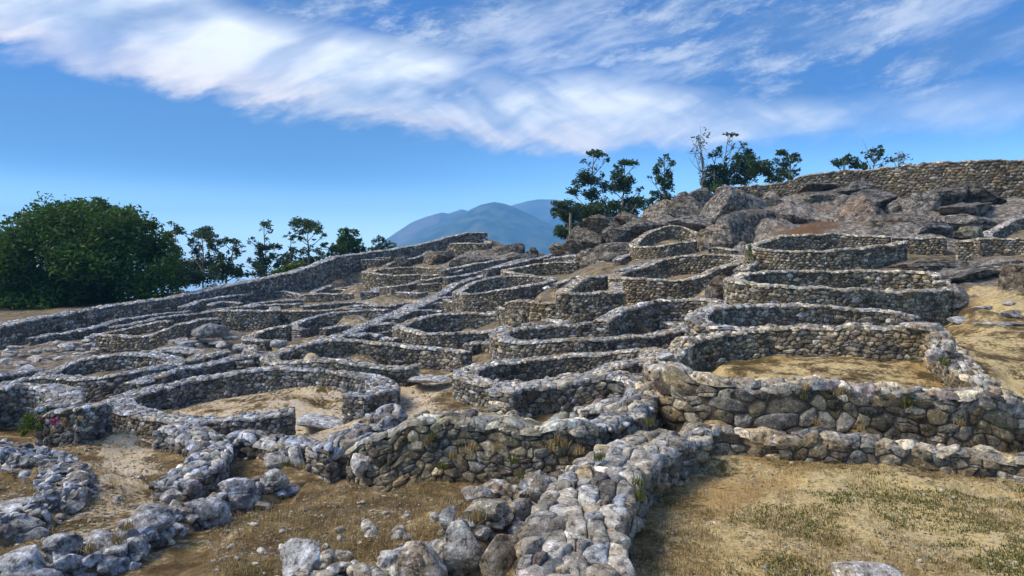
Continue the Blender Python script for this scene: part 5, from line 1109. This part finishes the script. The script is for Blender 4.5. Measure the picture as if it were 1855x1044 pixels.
def gravel(name, regions, seed):
    nrg = np.random.default_rng(seed); V0, F0 = ico(1) if False else ICO[2]; V0, F0 = ICO1
    XS, SS = [], []
    for (x0, x1, y0, y1, zl, n, s0, s1) in regions:
        px, py = nrg.uniform(x0, x1, n), nrg.uniform(y0, y1, n); D = zl * F / (HY - py); x = (px - CX) / F * D
        keep = fbm(np.stack([x, D, x * 0], -1) * 1.2, 3, seed) + .5 * nrg.random(n) > .1
        XS.append(np.stack([x, D], -1)[keep]); SS.append((s0 + (s1 - s0) * nrg.random(n) ** 3)[keep])
    q = np.concatenate(XS); s = np.concatenate(SS); n = len(q); z = ground_z(q[:, 0], q[:, 1]); ct = np.stack([q[:, 0], q[:, 1], z + s * .2], -1)
    V = V0[None] * (1 + .3 * nrg.uniform(-1, 1, (n, len(V0), 1))) * (s[:, None] * nrg.uniform([.8, .6, .4], [1.5, 1.1, .8], (n, 3)))[:, None] + ct[:, None]
    Fc = (F0[None] + (np.arange(n) * len(V0))[:, None, None]).reshape(-1, 3); v = np.repeat(nrg.uniform(.55, 1.25, n), len(V0))[:, None] * np.array([[1, .95, .86]])
    o = mesh_np(name, V.reshape(-1, 3), Fc, M_ROCK, None, v, smooth=False); tag(o, kind='stuff'); return o
ICO1 = ico(1)
gravel('gravel', [(380, 900, 850, 1060, -2.5, 5000, .004, .022), (1120, 1880, 820, 1060, -2.44, 9000, .003, .016), (0, 480, 800, 1000, -2.95, 6000, .006, .03), (200, 860, 690, 800, -2.93, 5000, .008, .035)], 5)
def sprigs(name, pts, mat, seed, hgt, n, wid=.003):
    nrg = np.random.default_rng(seed); VV, FF = [], []; b = 0
    for px, py, D in pts:
        o = np.array(P(px, py, D))
        for k in range(n):
            a = nrg.uniform(0, 6.28); t = abs(nrg.normal(0, .5)); l = hgt * nrg.uniform(.5, 1.2)
            d = np.array([math.cos(a) * math.sin(t), math.sin(a) * math.sin(t), math.cos(t)]) * l; st = o + nrg.normal(0, .03, 3) * [1, 1, .3]
            sd_ = np.array([-math.sin(a), math.cos(a), 0]) * wid; m_ = st + d * .55 + np.array([0, 0, l * .1])
            VV.append([st - sd_, st + sd_, m_ + sd_ * .7, m_ - sd_ * .7, st + d]); FF.append([[b, b + 1, b + 2], [b, b + 2, b + 3], [b + 3, b + 2, b + 4]]); b += 5
    V = np.array(VV).reshape(-1, 3); o = mesh_np(name, V, np.array(FF).reshape(-1, 3), mat, None, np.repeat(np.repeat(nrg.random((len(V) // 5, 1)), 3, 1), 5, 0)); tag(o, kind='stuff'); return o
sprigs('green_wall_weeds', [(785, 795, 9.7), (793, 780, 9.9), (760, 800, 10), (930, 840, 9.1), (995, 920, 6.9), (985, 935, 6.8), (1175, 770, 9.9), (1085, 835, 8.3), (1645, 738, 10.9), (1652, 745, 10.9), (1640, 728, 10.9), (1660, 735, 10.9), (1455, 720, 11), (800, 850, 9.6), (905, 995, 6.2), (950, 870, 8.4), (1155, 880, 7.2), (1158, 905, 7.0), (520, 845, 10), (975, 1040, 5.6), (1500, 560, 17.5), (1470, 562, 18), (1705, 655, 12.3), (1712, 662, 12.2)], M_WEED, 3, .11, 46, .005)
sprigs('dry_wall_tufts', [(704, 800, 10.1), (775, 805, 9.7), (820, 830, 9.4), (855, 815, 9.4), (900, 815, 9.3), (1010, 800, 9.3), (1020, 810, 9.2), (1000, 815, 9.1), (1050, 822, 8.8), (720, 790, 10.1), (880, 930, 7.1), (870, 935, 7.0), (860, 945, 6.9), (545, 850, 10.2), (1460, 705, 10.95), (1520, 715, 10.9), (1740, 770, 10.6), (1700, 690, 11.6), (1720, 690, 11.8), (1755, 700, 11.8), (215, 985, 7.1), (230, 960, 7.2), (165, 1000, 6.9), (1560, 780, 10.3), (1480, 770, 10.6)], M_DRY, 4, .10, 60, .004)
